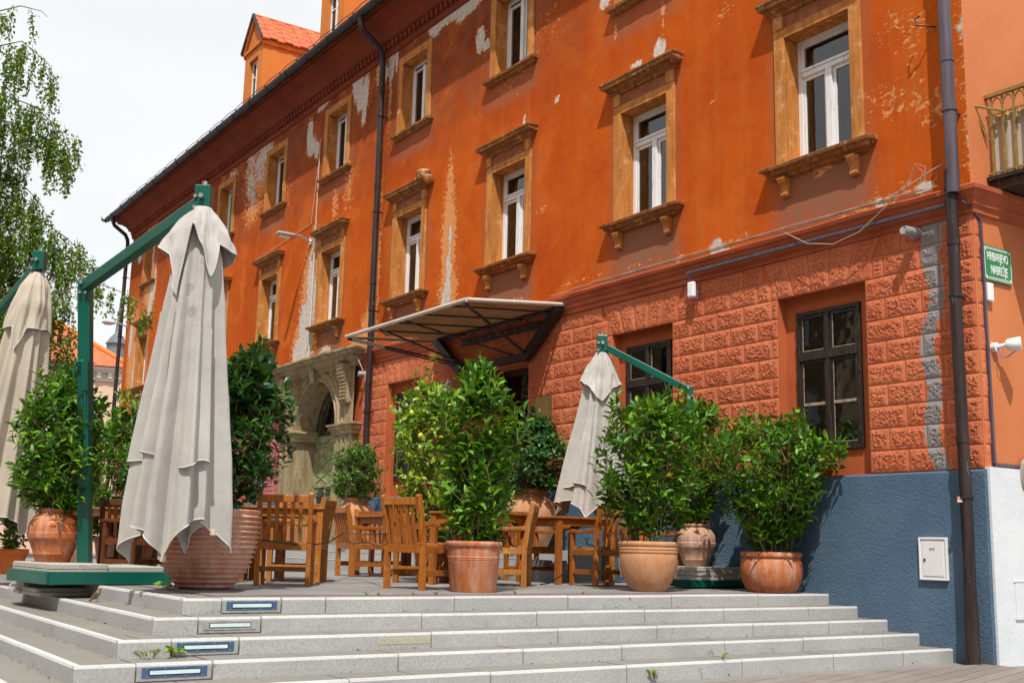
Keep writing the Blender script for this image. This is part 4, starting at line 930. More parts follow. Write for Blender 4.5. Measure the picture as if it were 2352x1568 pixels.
m = MB(); m.tube([(X0-.1, -.07, ZW-.03), (X1+.0, -.07, ZW-.03)], .03, 8); m.tube([(X0-.12, YF, ZF-.02), (X0-.05, -.06, ZW-.03)], .022, 6)
for q in (.22, .45, .68, .9): m.tube([(X0+(X1-X0)*q, YF, ZF-.03), (X0+(X1-X0)*q+.1, -.07, ZW-.05)], .014, 6)
ZL = 3.24
for xa, xb in ((X0-.1, -7.35), (X0+.95, -7.30), (X0+1.75, -6.0), (X1-.05, -5.72)): m.tube([(xa, YF, ZF-.02), (xb, -.09, ZL)], .017, 6)
m.tube([(X0-.1, YF, ZF-.05), (-7.3, -.09, ZL-.06)], .015, 6); m.tube([(X1-.02, YF+.0, ZF-.05), (-5.62, -.09, ZL-.04)], .024, 6)
for q in (.3, .45, .6, .75, .9): m.tube([(X0+(X1-X0)*q, -.07, ZW-.03), (X0+(X1-X0)*q, -.08, ZW-.2)], .01, 5)
m.build('strut', M['black_iron'], aw, smooth=True)
m = MB(); m.obox((-5.22, -.115, 3.46), (.80, 0, .62), (0,1,0), (-.62, 0, .80), (.53, .055, .07)); m.obox((-7.85, -.115, 3.46), (-.80, 0, .62), (0,1,0), (.62, 0, .80), (.53, .055, .07))
m.box((-7.45, -.16, 3.12), (-5.62, -.062, 3.22)); m.box((-7.5, -.09, 3.56), (-5.3, -.062, 3.665)); m.build('wall_frame', M['dark_wood'], aw, bev=.006)
m = MB()
for q in range(9): m.tube([(-7.4+q*.24, -.095, 3.61), (-7.4+q*.24, -.088, 3.61)], .012, 8)
m.build('bolt', M['steel_dull'], aw)

# street name sign on the side wall
sg = thing('street_sign', 'green enamel street name sign with white lettering beside the corner drainpipe', 'sign', (XR+.012, .345, 3.205))
sy, sz = .235, .175
m = MB(); c = .03; poly = [(-sy+c,-sz),(sy-c,-sz),(sy,-sz+c),(sy,sz-c),(sy-c,sz),(-sy+c,sz),(-sy,sz-c),(-sy,-sz+c)]
m.prism(poly, 0, .012); m.build('plate', M['sign_green'], sg, bev=.003)
m = MB()
for a, b in (((-sy+.05, sz-.02), (sy-.05, sz-.02)), ((-sy+.05, -sz+.02), (sy-.05, -sz+.02)), ((-sy+.02, -sz+.05), (-sy+.02, sz-.05)), ((sy-.02, -sz+.05), (sy-.02, sz-.05)),
             ((-sy+.07, sz-.034), (sy-.07, sz-.034)), ((-sy+.07, -sz+.034), (sy-.07, -sz+.034))): m.bar((.014, *a), (.014, *b), .006, .003, (1,0,0))
for sa in (-1, 1):
    for sb in (-1, 1):
        for ra in (.016, .008): m.tube([(.014, sa*(sy-.035)+ra*math.cos(t), sb*(sz-.035)+ra*math.sin(t)) for t in np.linspace(0, 6.283, 13)], .0028, 4)
m.build('border', M['sign_white'], sg)
def lettering(txt, size, mat, parent, loc, rot, sx=1.0, ext=.0015):
    cu = bpy.data.curves.new('lettering', 'FONT'); cu.body = txt; cu.size = size; cu.align_x = 'CENTER'; cu.align_y = 'CENTER'; cu.extrude = ext; cu.offset = size*.002
    cu.materials.append(mat); tmp = bpy.data.objects.new('lettering', cu); COL.objects.link(tmp); bpy.context.view_layer.update()
    me = bpy.data.meshes.new_from_object(tmp.evaluated_get(bpy.context.evaluated_depsgraph_get())); bpy.data.objects.remove(tmp); me.name = 'lettering'
    o = bpy.data.objects.new('lettering', me); COL.objects.link(o); o.parent = parent; o.location = loc; o.rotation_euler = rot; o.scale = (sx, 1, 1); return o
lettering('HRIBARJEVO', .125, M['sign_white'], sg, (.0145, -.005, .065), (R(90), 0, R(90)), .50)
lettering('NABREŽJE', .125, M['sign_white'], sg, (.0145, .015, -.065), (R(90), 0, R(90)), .50)
# white box under the sign, floodlight, conduit
m = MB(); m.box((XR+.005, .13, 2.82), (XR+.05, .22, 3.0)); tag(m.build('junction_box', M['white_plastic'], bev=.012), 'small white plastic box on the side wall just under the green street sign', 'box')
fl = thing('floodlight', 'round white floodlight on a bracket low on the orange side wall', 'lamp', (XR, .30, 2.38))
m = MB(); m.tube([(.001, -.08, 0), (.05, -.08, 0)], .045, 12); m.tube([(.05, -.08, 0), (.13, -.04, .02)], .02, 8); m.build('bracket', M['white_plastic'], fl, smooth=True)
m = MB(); a = Vector((.12, -.05, .015)); d = Vector((.32, .55, .0)).normalized(); d = (CR*.95-CF*.5).normalized(); m.tube([a, a+d*.02, a+d*.06, a+d*.125, a+d*.13], [.040, .055, .062, .070, .070], 18); m.build('housing', M['white_plastic'], fl, smooth=True)
m = MB(); m.tube([a+d*.1305, a+d*.134], .060, 18); m.build('lens', M['sign_white'], fl, smooth=True)
m = MB(); m.tube([(.06, -.07, -.02), (.09, -.09, -.09), (.12, -.03, -.10), (.17, .02, -.04)], .006, 5); m.build('cable', M['cable_blue'], fl, smooth=True)
m = MB(); m.bar((XR+.02, .09, 3.62), (XR+.02, .12, 1.27), .03, .03, (1,0,0)); m.tube([(1.66, -.10, 3.78), (1.72, -.03, 3.72), (XR+.025, .07, 3.62)], .014, 6); m.bar((XR+.02, .12, 1.262), (XR+.02, 4, 1.262), .03, .03, (1,0,0))
tag(m.build('conduit', M['pipe_violet']), 'violet grey cable conduit running down the corner of the side wall', 'conduit')
m = MB()
for q in range(5): m.tube([(XR+.05+.01*q, .56+.07*math.cos(t)+.01*q, 1.18+.15*math.sin(t)) for t in np.linspace(0, 6.283, 20)], .008, 5)
m.tube([(XR+.06, .60, 1.34), (XR+.07, .8, 1.36)], .035, 10)
tag(m.build('rope_coil', M['cable_grey'], smooth=True), 'coil of beige cord hanging at the right edge on the white wall', 'cord')
# meter cabinet
cb = thing('meter_cabinet', 'white metal service cabinet set in the blue plinth beside the drainpipe', 'cabinet', (1.155, -.05, .385))
m = MB(); w, h = .155, .20; m.box((-w, -.03, -h), (-w+.02, 0, h)); m.box((w-.02, -.03, -h), (w, 0, h)); m.box((-w+.02, -.03, -h), (w-.02, 0, -h+.02)); m.box((-w+.02, -.03, h-.02), (w-.02, 0, h)); m.build('frame', M['cabinet_white'], cb, bev=.005)
m = MB(); m.box((-w+.022, -.02, -h+.022), (w-.022, -.001, h-.022)); m.box((-w+.04, -.026, -h+.04), (w-.04, -.0205, h-.04)); dd = m.build('door', M['cabinet_white'], cb, bev=.005)
m = MB(); m.tube([(-.09, -.034, -.01), (-.09, -.026, -.01)], .012, 12); m.build('lock', M['black_iron'], dd, smooth=True)
lettering('PTT', .035, M['black_iron'], cb, (-.005, -.0275, .085), (R(90), 0, 0), 1.0, .0008)
st = MB(); st.box((-.035, -.0015, -.028), (.035, 0, .028)); so_ = st.build('sticker', M['red'], None, (1.577, -.2075, .93)); tag(so_, 'tiny red and white sticker on the lower drainpipe', 'sticker'); so_.rotation_euler = (0, 0, R(28))
lettering('GNT', .026, M['sign_white'], so_, (0, -.002, .013), (R(90), 0, 0), 1.1, .0005); 
sw = MB(); sw.box((-.032, -.0022, -.025), (.032, -.0016, -.002)); sw.build('white_panel', M['sign_white'], so_); lettering('GNT', .024, M['red'], so_, (0, -.0026, -.0135), (R(90), 0, 0), 1.1, .0003)
# access point, pipe stub, hook, plaque, script sign, lamps
ap = thing('access_point', 'white plastic antenna box with blue lead under the belt moulding', 'box', (-2.09, -.10, 3.56))
m = MB(); m.box((-.055, -.035, -.10), (.055, .03, .10)); m.build('housing', M['white_plastic'], ap, bev=.02)
m = MB(); m.tube([(-.02, .02, .10), (-.05, .0, .16), (-.06, -.03, .24)], .006, 5); m.tube([(.03, .02, -.1), (.06, .03, -.12), (.06, .05, .05)], .005, 5); m.build('lead', M['cable_blue'], ap, smooth=True)
m = MB(); m.tube([(1.08, -.01, 3.60), (1.08, -.13, 3.60), (1.06, -.20, 3.605)], .05, 14, 0, False); m.tube([(1.06, -.199, 3.605), (1.06, -.15, 3.60)], .042, 14); m.tube([(1.08, -.02, 3.60), (1.08, -.05, 3.60)], .064, 14)
tag(m.build('pipe_stub', M['steel_dull'], smooth=True), 'rusty grey pipe stub sticking out of the rough blocks under the belt', 'pipe')
m = MB(); m.tube([(-10.9, -.02, 3.50), (-10.95, -.20, 3.50)], .05, 12); tag(m.build('pipe_stub', M['steel_dull'], smooth=True), 'grey pipe end between the stone portal and the drainpipe', 'pipe')
m = MB(); m.tube([(1.40, .0, 5.70), (1.36, -.12, 5.70), (1.28, -.16, 5.72), (1.26, -.14, 5.80), (1.30, -.12, 5.83)], .009, 6); tag(m.build('wall_hook', M['black_iron'], smooth=True), 'rusty iron hook in the plaster left of the corner drainpipe', 'hook')
m = MB(); m.box((-5.42, -.085, 2.06), (-5.02, -.06, 2.54)); tag(m.build('wall_plaque', M['brass'], bev=.004), 'dark brass plaque on the rough blocks right of the café door', 'plaque')
m = MB(); sc = lambda p: [(-7.95+a*.95, -.14, 2.62+b) for a, b in p]
m.tube(sc([(0,.1),(.05,.3),(.18,.42),(.3,.38),(.28,.24),(.14,.2),(.26,.08),(.36,.02),(.42,.1)]), .018, 6); m.tube(sc([(.1,-.1),(.14,.2),(.2,.46)]), .018, 6); m.tube(sc([(.42,.1),(.5,.2),(.48,.06),(.42,.08),(.52,.04),(.58,.12),(.64,.34),(.62,.04),(.7,.06),(.76,.3),(.74,.04),(.86,.1)]), .016, 6); m.tube(sc([(.56,.22),(.84,.25)]), .014, 6)
for p in ((.14,.2), (.48,.06), (.74,.04)): q = sc([p])[0]; m.tube([q, (q[0], -.01, q[2])], .01, 5)
tag(m.build('script_sign', M['steel'], smooth=True), 'silver cursive letters on the wall behind the lemon tree, partly hidden by leaves', 'sign')
def wall_lamp(x, z, lab):
    t = thing('wall_lamp', lab, 'lamp', (x, 0, z), 0, 'street lamps on the facade')
    m = MB(); m.tube([(.0, -.01, -.05), (-.03, -.22, .04), (-.06, -.42, .06)], .025, 8); m.box((-.06, -.03, -.12), (.06, .0, .04)); m.build('arm', M['steel'], t)
    m = MB(); m.rectloft(-.13, -.02, -.74, -.38, [(-.05,-.005),(0,.0),(.02,.03),(.0,.07),(-.05,.09)], sub=2); m.build('lamp_head', M['steel_dull'], t, bev=.01)
    m = MB(); m.rectloft(-.11, -.04, -.70, -.46, [(-.02,-.045),(.0,-.02),(.0,-.004)]); m.build('diffuser', M['white_plastic'], t)
wall_lamp(-13.88, 6.74, 'grey street lamp head between two pediments above the stone portal'); wall_lamp(-27.6, 6.9, 'grey street lamp head at the far left end of the facade')
# cables along the belt course
rs = random.Random(11)
m = MB()
for q in range(3):
    pts = []; x = -5.0+q*.5
    while x < 1.45: pts.append((x, -.142-.012*q, 3.965+.012*q+.03*mnoise.noise(Vector((x*1.3, q*5, 0)))-.0*x)); x += .22
    m.tube(pts, .007-.001*q, 5)
m.tube([(.75, -.16, 3.97), (1.05, -.12, 4.06), (1.35, -.12, 4.16), (1.52, -.10, 4.22), (1.50, -.06, 6.5), (1.47, -.06, 9)], .008, 5); m.tube([(1.1, -.12, 4.12), (1.2, -.13, 4.24), (1.27, -.13, 4.18), (1.22, -.13, 4.05)], .004, 5); m.tube([(1.1, -.12, 4.12), (1.18, -.14, 4.28), (1.30, -.13, 4.22), (1.28, -.13, 4.08)], .004, 5)
tag(m.build('cable_bundle', M['cable_grey'], smooth=True), 'loose beige cables lying along the top of the belt moulding', 'cables')
m = MB(); m.tube([(-.55, -.15, 3.95), (-.2, -.16, 3.74), (.15, -.16, 3.66), (.5, -.16, 3.72), (.85, -.16, 3.92), (1.1, -.14, 4.12)], .0055, 5); tag(m.build('slack_cable', M['cable_grey'], smooth=True), 'single beige cable sagging below the belt moulding near the corner', 'cable')
m = MB(); m.bar((-2.15, -.12, 3.78), (1.5, -.12, 3.78), .035, .035); tag(m.build('cable_duct', M['pipe_violet']), 'violet grey cable duct fixed under the belt moulding', 'conduit')
m = MB(); m.tube([(-11.2, -.25, 4.02), (-11.0, -.2, 3.8), (-10.85, -.1, 3.45), (-10.82, -.08, 3.1), (-10.9, -.08, 2.9), (-10.8, -.08, 2.85)], .012, 5); tag(m.build('hanging_cable', M['cable_grey'], smooth=True), 'beige cable hanging from the end of the portal hood', 'cable')
m = MB(); m.tube([(-13.63, -.03, z) for z in (8.9, 8, 7, 6.6)], .011, 5); m.tube([(-13.60, -.04, 6.55), (-13.61, -.04, 4.1)], .018, 6); m.tube([(-13.7, -.02, 8.3), (-13.9, -.02, 7.1), (-17, -.02, 6.9)], .006, 4)
tag(m.build('lightning_cable', M['awning_rim'], smooth=True), 'pale conduit and wire running down the peeled strip above the portal', 'cable')
m = MB(); m.tube([(-12.35, -.05, 4.62), (-12.25, -.28, 4.5), (-12.2, -.05, 4.35)], .012, 5); m.tube([(-12.5, -.05, 4.62), (-12.25, -.28, 4.45), (-12.0, -.05, 4.62)], .01, 5); tag(m.build('flag_bracket', M['black_iron'], smooth=True), 'black iron bracket under the sill above the stone portal', 'bracket')
a = onY(300, 602, 0); b = at(-60, 545, 30); m = MB(); m.tube([Vector(a)+(Vector(b)-Vector(a))*t-Vector((0,0,.5*math.sin(math.pi*t))) for t in np.linspace(0, 1, 12)], .014, 5); tag(m.build('overhead_cable', M['cable_black'], smooth=True), 'thin dark overhead cable from the far end of the facade', 'cable')

# step lamps
for k, (y0, y1) in enumerate(LIGHTS):
    x = XE[k]-.011; z1 = TOPS[k]-.018; z0 = TOPS[k+1]+.004; yc = (y0+y1)/2; hy = (y1-y0)/2-.006; zc = (z0+z1)/2; hz = (z1-z0)/2
    t = thing('step_light', ['blue step lamp in the uppermost stair riser', 'grey framed step lamp in the second stair riser from the top', 'blue step lamp beside a weed in the third riser from the top', 'lowest and nearest blue step lamp at the bottom of the photo'][k], 'step light', (x, yc, zc), 0, 'lamps built into the stair risers')
    m = MB(); m.box((0, -hy, -hz), (.010, hy, hz)); m.build('frame', M['steel_dull'], t, bev=.002)
    m = MB(); m.box((.0105, -hy+.03, -hz+.02), (.014, hy-.03, hz-.004)); m.build('panel', M['panel_blue'] if k != 1 else M['steel_dull'], t, bev=.001)
    m = MB(); m.box((.0145, -hy+.07, -hz+.034), (.0155, hy-.07, hz-.018)); m.build('gasket', M['cable_black'], t)
    m = MB(); m.box((.0158, -hy+.076, -hz+.039), (.018, hy-.076, hz-.023)); m.build('lamp_glass', M['lamp_glass'], t)
    m = MB()
    for q in (-.85, -.3, .3, .85):
        for zz in (hz-.010, -hz+.010+.016): m.tube([(.0142, q*(hy-.03), zz), (.0165, q*(hy-.03), zz)], .004, 8)
    m.build('screw', M['steel'], t)

# ================================================================== FURNITURE
def make_chair(mats, label, group='teak garden chairs'):
    r = thing('garden_chair', label, 'chair', (0, 0, 0), 0, group)
    w = .235
    for s in (-1, 1):
        m = MB(); pr = [(-.225, 0), (-.23, .42), (-.27, .70), (-.305, .87)]
        for (ya, za), (yb, zb) in zip(pr[:-1], pr[1:]):
            m.add([(s*w-.022, ya-.03, za), (s*w+.022, ya-.03, za), (s*w+.022, ya+.03, za), (s*w-.022, ya+.03, za), (s*w-.022, yb-.026, zb), (s*w+.022, yb-.026, zb), (s*w+.022, yb+.026, zb), (s*w-.022, yb+.026, zb)], [(0,1,5,4),(1,2,6,5),(2,3,7,6),(3,0,4,7)]+([(3,2,1,0)] if za == 0 else []))
        m.prism([(-.331+.052*0, .868), (-.279, .868), (-.281, .885), (-.29, .897), (-.307, .902), (-.323, .897), (-.331, .885)], s*w-.022, s*w+.022)
        m.build('leg', mats, r, bev=.004)
        m = MB(); m.box((s*w-.024, .20, 0), (s*w+.024, .25, .60)); m.build('leg', mats, r, bev=.004)
        m = MB(); P = [(-.235, .605, .645), (-.12, .598, .636), (.02, .594, .630), (.14, .596, .634), (.23, .602, .640), (.275, .592, .628)]
        for (ya, l0, h0), (yb, l1, h1) in zip(P[:-1], P[1:]):
            m.add([(s*w-.031, ya, l0), (s*w+.031, ya, l0), (s*w+.031, ya, h0), (s*w-.031, ya, h0), (s*w-.031, yb, l1), (s*w+.031, yb, l1), (s*w+.031, yb, h1), (s*w-.031, yb, h1)], [(0,1,5,4),(1,2,6,5),(2,3,7,6),(3,0,4,7)]+([(3,2,1,0)] if ya < -.23 else [])+([(4,5,6,7)] if yb > .27 else []))
        m.build('armrest', mats, r, bev=.004)
    m = MB(); m.box((-w+.022, -.325, .80), (w-.022, -.288, .872)); m.build('top_rail', mats, r, bev=.004)
    m = MB()
    for i in range(5):
        x = -.145+i*.0725; m.add([(x-.019,-.245,.42),(x+.019,-.245,.42),(x+.019,-.227,.42),(x-.019,-.227,.42),(x-.019,-.316,.80),(x+.019,-.316,.80),(x+.019,-.298,.80),(x-.019,-.298,.80)], [(0,1,5,4),(1,2,6,5),(2,3,7,6),(3,0,4,7)])
    m.build('backrest', mats, r, bev=.003)
    m = MB(); m.box((-w+.022, -.25, .345), (w-.022, -.215, .42)); m.box((-w+.022, .205, .345), (w-.022, .24, .41))
    for s in (-1, 1): m.box((s*w-.014, -.20, .345), (s*w+.014, .205, .41)); m.box((s*w-.013, -.20, .13), (s*w+.013, .205, .185))
    m.box((-w+.013, -.02, .135), (w-.013, .01, .18)); m.build('seat_frame', mats, r, bev=.003)
    m = MB()
    for i in range(6):
        y = -.185+i*.083; d = .02*(1-((i-2.5)/2.5)**2); m.box((-w+.016, y-.034, .412-d), (w-.016, y+.034, .432-d))
    m.build('seat', mats, r, bev=.004)
    return r
MT = M['teak']
ch0 = make_chair(MT, 'brown teak armchair seen squarely from behind, right of the ribbed pot')
ch0.scale = (1, 1, .96)
def place(pos, head, label, mat=None, first=False):
    c = ch0 if first else copy_tree(ch0)
    c.location = (pos[0], pos[1], 0); c.rotation_euler = (0, 0, math.atan2(head[1], head[0])-math.pi/2); c['label'] = label
    if mat:
        for o in c.children:
            o.data = o.data.copy() if o.data.materials[0] != mat else o.data; o.data.materials[0] = mat
    return c
def gp(x, D): q = G(x, D); return Vector((q.x, q.y, 0))
hd = lambda v: Vector(v).normalized()
def back_at(x, D, head): h = hd((head[0], head[1], 0)); return gp(x, D)+h*.225      # back legs centred in column x
# teak tables: square, axis aligned, corner nearest the camera given
def make_table(label, s=.86):
    t = thing('garden_table', label, 'table', (0, 0, 0), 0, 'square teak tables'); h = s/2
    m = MB(); n = 9
    for i in range(n): m.box((-h+i*s/n+.002, -h, .735), (-h+(i+1)*s/n-.002, h, .757))
    m.box((-h+.01, -h+.01, .728), (h-.01, h-.01, .7345)); m.build('tabletop', MT, t, bev=.003)
    m = MB(); a = h-.05
    for sx, sy, ex, ey in ((0,-1,1,0), (0,1,1,0), (-1,0,0,1), (1,0,0,1)):
        if ex:
            y = sy*a; pol = [(-a+.03,.727),(a-.03,.727),(a-.03,.62),(a-.13,.625),(a-.17,.655),(-a+.17,.655),(-a+.13,.625),(-a+.03,.62)]
            m.add([(p, y-.012, z) for p, z in pol]+[(p, y+.012, z) for p, z in pol], [tuple(range(7,-1,-1)), tuple(range(8,16))]+[(i, (i+1)%8, 8+(i+1)%8, 8+i) for i in range(8)])
        else:
            x = sx*a; pol = [(-a+.03,.727),(a-.03,.727),(a-.03,.62),(a-.13,.625),(a-.17,.655),(-a+.17,.655),(-a+.13,.625),(-a+.03,.62)]
            m.add([(x-.012, p, z) for p, z in pol]+[(x+.012, p, z) for p, z in pol], [tuple(range(7,-1,-1)), tuple(range(8,16))]+[(i, (i+1)%8, 8+(i+1)%8, 8+i) for i in range(8)])
    m.build('apron', MT, t, bev=.003)
    for sx in (-1, 1):
        for sy in (-1, 1): m = MB(); m.box((sx*a-.032, sy*a-.032, 0), (sx*a+.032, sy*a+.032, .727)); m.build('leg', MT, t, bev=.004)
    return t
tb0 = make_table('teak table behind the chair that shows its back, left of the middle')
def table_at(x, D, label, first=False, dx=-.40, dy=.40, rz=0.0):
    c = tb0 if first else copy_tree(tb0); q = gp(x, D); c.location = (q.x+dx, q.y+dy, 0); c.rotation_euler = (0, 0, rz); c['label'] = label; return c
T2 = table_at(650, 11.75, 'teak table behind the chair beside the ribbed pot', True, 0, 0, YAW+R(4))
T3 = table_at(880, 14.0, 'teak table in the middle distance in front of the round topiary pot')
T4 = table_at(1098, 11.95, 'teak table half hidden by the laurel in the tall plain pot', False, 0, 0, R(27)); T4.scale = (.92, .92, 1)
T5 = table_at(1281, 12.65, 'teak table in front of the closed umbrella by the wall')
T1 = table_at(232, 13.2, 'teak table behind the green umbrella post at the left')
place(back_at(649, 10.50, (-.9, .44)), (-.88, .48), 'brown teak armchair seen squarely from behind, right of the ribbed pot', None, True)
place(back_at(730, 11.65, (-.62, -.78)), (-.62, -.78), 'pale sunlit teak armchair seen from the side behind the ribbed pot chair', M['teak_pale'])
place(back_at(790, 13.95, (.10, 1)), (.10, 1), 'teak armchair seen from the side with its left arm towards us, beside the far table')
place(back_at(928, 10.45, (-.25, .97)), (-.25, .97), 'reddish teak armchair turned away, left of the laurel in the plain pot')
place(back_at(1208, 11.8, (-.66, -.75)), (-.66, -.75), 'teak armchair facing left just right of the laurel in the plain pot', M['teak_pale'])
place(back_at(1408, 12.35, (-1, .06)), (-1, .06), 'teak armchair facing left behind the laurel in the round handled pot')
place(back_at(1566, 13.15, (-.72, -.70)), (-.72, -.70), 'teak armchair whose back shows right of the round handled pot')
place(back_at(1580, 13.75, (-.78, -.6)), (-.78, -.6), 'weathered grey armchair just behind the brown one near the amphora', M['teak_grey'])
place((T5.location.x-.68, T5.location.y+.02), (1, .05), 'teak armchair on the far side of the table before the closed umbrella')
place((T4.location.x-.60, T4.location.y-.30), (.89, .46), 'teak armchair between the reddish chair and the plain pot, facing the table')
place((T3.location.x-.66, T3.location.y+.1), (1, -.05), 'teak armchair on the far side of the middle distance table')
place((T2.location.x-.60, T2.location.y+.38), (.83, -.55), 'teak armchair at the far side of the table by the ribbed pot')
place((T2.location.x-.40, T2.location.y-.55), (.56, .83), 'pale teak armchair left of the table by the ribbed pot, its back to the pot', M['teak_pale'])
place((T3.location.x+.05, T3.location.y+.74), (-.05, -1), 'pale teak armchair behind the middle distance table, facing us', M['teak_pale'])
place(back_at(276, 12.9, (-.8, .55)), (-.78, .6), 'dark teak armchair between the green post and the big umbrella', M['teak_dark'])
place(back_at(338, 12.3, (-.9, -.4)), (-.9, -.4), 'dark teak armchair mostly hidden behind the hem of the big umbrella', M['teak_dark'])
# chain of cable from chair to chair
m = MB(); pa, pb, pc = G(655, 10.45, .50), G(772, 13.9, .52), G(882, 10.5, .50)
m.tube([G(600, 10.4, .42), G(640, 10.45, .40), G(700, 10.6, .38), G(752, 11.4, .40), G(790, 13.2, .52), G(828, 12.4, .50), G(872, 10.75, .50), G(890, 10.6, .5)], .007, 6); m.tube([G(790, 13.2, .46), G(810, 12.6, .40), G(845, 12.0, .42), G(872, 11.0, .37)], .006, 6)
tag(m.build('chair_cable', M['cable_black'], smooth=True), 'black security cable looped from chair to chair at seat height', 'cable')
m = MB(); m.tube([G(1240, 12.3, .01), G(1262, 12.2, .03), G(1290, 12.1, .12), G(1310, 12.1, .28), G(1325, 12.15, .42), G(1345, 12.2, .46), G(1352, 12.2, .52), G(1344, 12.2, .52), G(1350, 12.2, .45), G(1375, 12.3, .42), G(1400, 12.3, .42)], .007, 6)
tag(m.build('loose_cable', M['cable_black'], smooth=True), 'black cable hanging off the chair arm down to the deck by the right table', 'cable')

# ================================================================== UMBRELLAS
def canopy(parent, P0, P1, rad, folds, caps, hem, mat, seed, flaps=(), ribs=True, nth=200, ns=70):
    P0, P1 = Vector(P0), Vector(P1); ax = P1-P0; L = ax.length
    def fold(th, s):
        f = 0.0
        for a, kf, ph, tw in folds: f += a*math.sin(kf*th+ph+tw*s)
        return f
    def pt(th, s, extra=0.0):
        r = np.interp(s, [q[0] for q in rad], [q[1] for q in rad])
        a = min(1, .25+s*1.4)
        f = fold(th, s); r2 = r*(1+a*f)+extra+.006*mnoise.noise(Vector((th*3, s*9, seed)))
        return P0+ax*s+(CR*math.cos(th)+CF*math.sin(th))*r2
    m = MB(); vs = []
    for i in range(nth):
        th = 6.28318*i/nth; se = hem(th)
        for j in range(ns+1): vs.append(pt(th, .012+(se-.012)*j/ns))
    fs = [(i*(ns+1)+j, ((i+1)%nth)*(ns+1)+j, ((i+1)%nth)*(ns+1)+j+1, i*(ns+1)+j+1) for i in range(nth) for j in range(ns)]
    m.add(vs, fs); c = m.build('canopy', mat, parent, smooth=180)
    m = MB(); m.tube([pt(6.28318*i/nth, hem(6.28318*i/nth), .003) for i in range(nth+1)], .0055, 5, 0, False); m.build('hem', M['hem_tape'], c, smooth=True)
    for t0, t1, s0, s1, out in flaps:
        m = MB(); vs = []; n, k = 26, 34
        for i in range(n+1):
            u = i/n; th = t0+(t1-t0)*u
            for j in range(k+1):
                s = s0+(s1+.012*math.sin(u*5+seed)-s0)*j/k; e = out*(j/k)**1.2*math.sin(math.pi*min(1, max(0, u))) ** .35
                vs.append(pt(th, s, .010+e))
        m.add(vs, [(i*(k+1)+j, (i+1)*(k+1)+j, (i+1)*(k+1)+j+1, i*(k+1)+j+1) for i in range(n) for j in range(k)])
        m.build('fold', mat, c, smooth=180); m = MB(); m.tube([vs[i*(k+1)+k] for i in range(n+1)], .005, 5); m.build('hem', M['hem_tape'], c, smooth=True)
    # cap: a small skirt over the top, its corners pulled out or hanging
    cp = sorted(caps); cp = [(cp[-1][0]-6.28318, *cp[-1][1:])]+cp+[(cp[0][0]+6.28318, *cp[0][1:])]
    m = MB(); vs = []; n, k = 144, 16
    for i in range(n):
        th = 6.28318*i/n
        for (ta, ra, da), (tb, rb, db) in zip(cp[:-1], cp[1:]):
            if ta <= th <= tb: u = (th-ta)/(tb-ta); w = u*u*(3-2*u)*.6+u*.4; rr, dd = ra+(rb-ra)*w, da+(db-da)*w
        for j in range(k+1):
            t = j/k; wr = .035*t*mnoise.noise(Vector((th*2.3, t*2.5, seed+3)))+.022*t*mnoise.noise(Vector((th*5, t*4, seed+9)))
            sl = (ax/L)*(dd*t**1.15)
            inner = np.interp(dd*t**1.15/L, [q[0] for q in rad], [q[1] for q in rad])*(1+min(1, .25+1.4*dd*t/L)*fold(th, dd*t/L))+.016
            r = max(inner if rr > .12 or True else 0, .035+(rr-.035)*(t**.72))+wr
            vs.append(P0-(ax/L)*.02+sl+(CR*math.cos(th)+CF*math.sin(th))*r)
    m.add(vs, [(i*(k+1)+j, ((i+1)%n)*(k+1)+j, ((i+1)%n)*(k+1)+j+1, i*(k+1)+j+1) for i in range(n) for j in range(k)]+[tuple(i*(k+1) for i in range(n-1, -1, -1))])
    cpo = m.build('cap', mat, c, smooth=180)
    m = MB(); m.tube([vs[(i % n)*(k+1)+k] for i in range(n+1)], .0045, 5, 0, False); m.build('hem', M['hem_tape'], cpo, smooth=True)
    if ribs:
        for q in ribs: 
            m = MB(); m.tube([pt(q, hem(q)*.985, -.05), pt(q, hem(q)*.70, -.12)], .021, 8); m.build('rib', MT if q > 3 else M['teak_dark'], parent, smooth=True)
            m = MB(); e = pt(q, hem(q), -.012); m.tube([e-ax/L*.03, e+ax/L*.012], [.02, .026], 8); m.build('rib_tip', M['canvas_cream'], parent, smooth=True)
GP = M['green_paint']
def umbrella_frame(parent, base, top, tip, post=.10, armw=.085):
    base, top, tip = Vector(base), Vector(top), Vector(tip)
    m = MB(); d = (top-base).normalized(); m.bar(base, top, post, post, CF); m.build('post', GP, parent, bev=.012)
    m = MB(); m.bar(top-Vector((0,0,.05)), tip, armw*.8, armw, (0,0,1)); m.build('arm', GP, parent, bev=.008)
    m = MB(); a = (tip-top).normalized(); m.obox(tip+a*.0+Vector((0,0,.02)), CR, CF, (0,0,1), (.062, .062, .10)); m.tube([tip-Vector((0,0,.08)), tip-Vector((0,0,.20))], .035, 10); m.build('end_block', GP, parent, bev=.008)
    m = MB(); m.tube([tip+Vector((0,0,.12)), tip+Vector((0,0,.16))], .022, 10); m.tube([tip-CF*.06+Vector((0,0,.02)), tip-CF*.10+Vector((0,0,.02))], .02, 8)
    for q in (-.03, .06): m.tube([tip-CR*.05-CF*.06+Vector((0,0,-.04+q)), tip-CR*.05-CF*.08+Vector((0,0,-.04+q))], .014, 8)
    for q in ((-.0, -.12), (.0, -.03), (.05, -.12)): m.tube([top+CR*(q[0]-.02)-CF*.05+Vector((0,0,q[1])), top+CR*(q[0]-.02)-CF*.07+Vector((0,0,q[1]))], .014, 8)
    m.build('bolt', M['steel'], parent, smooth=True)

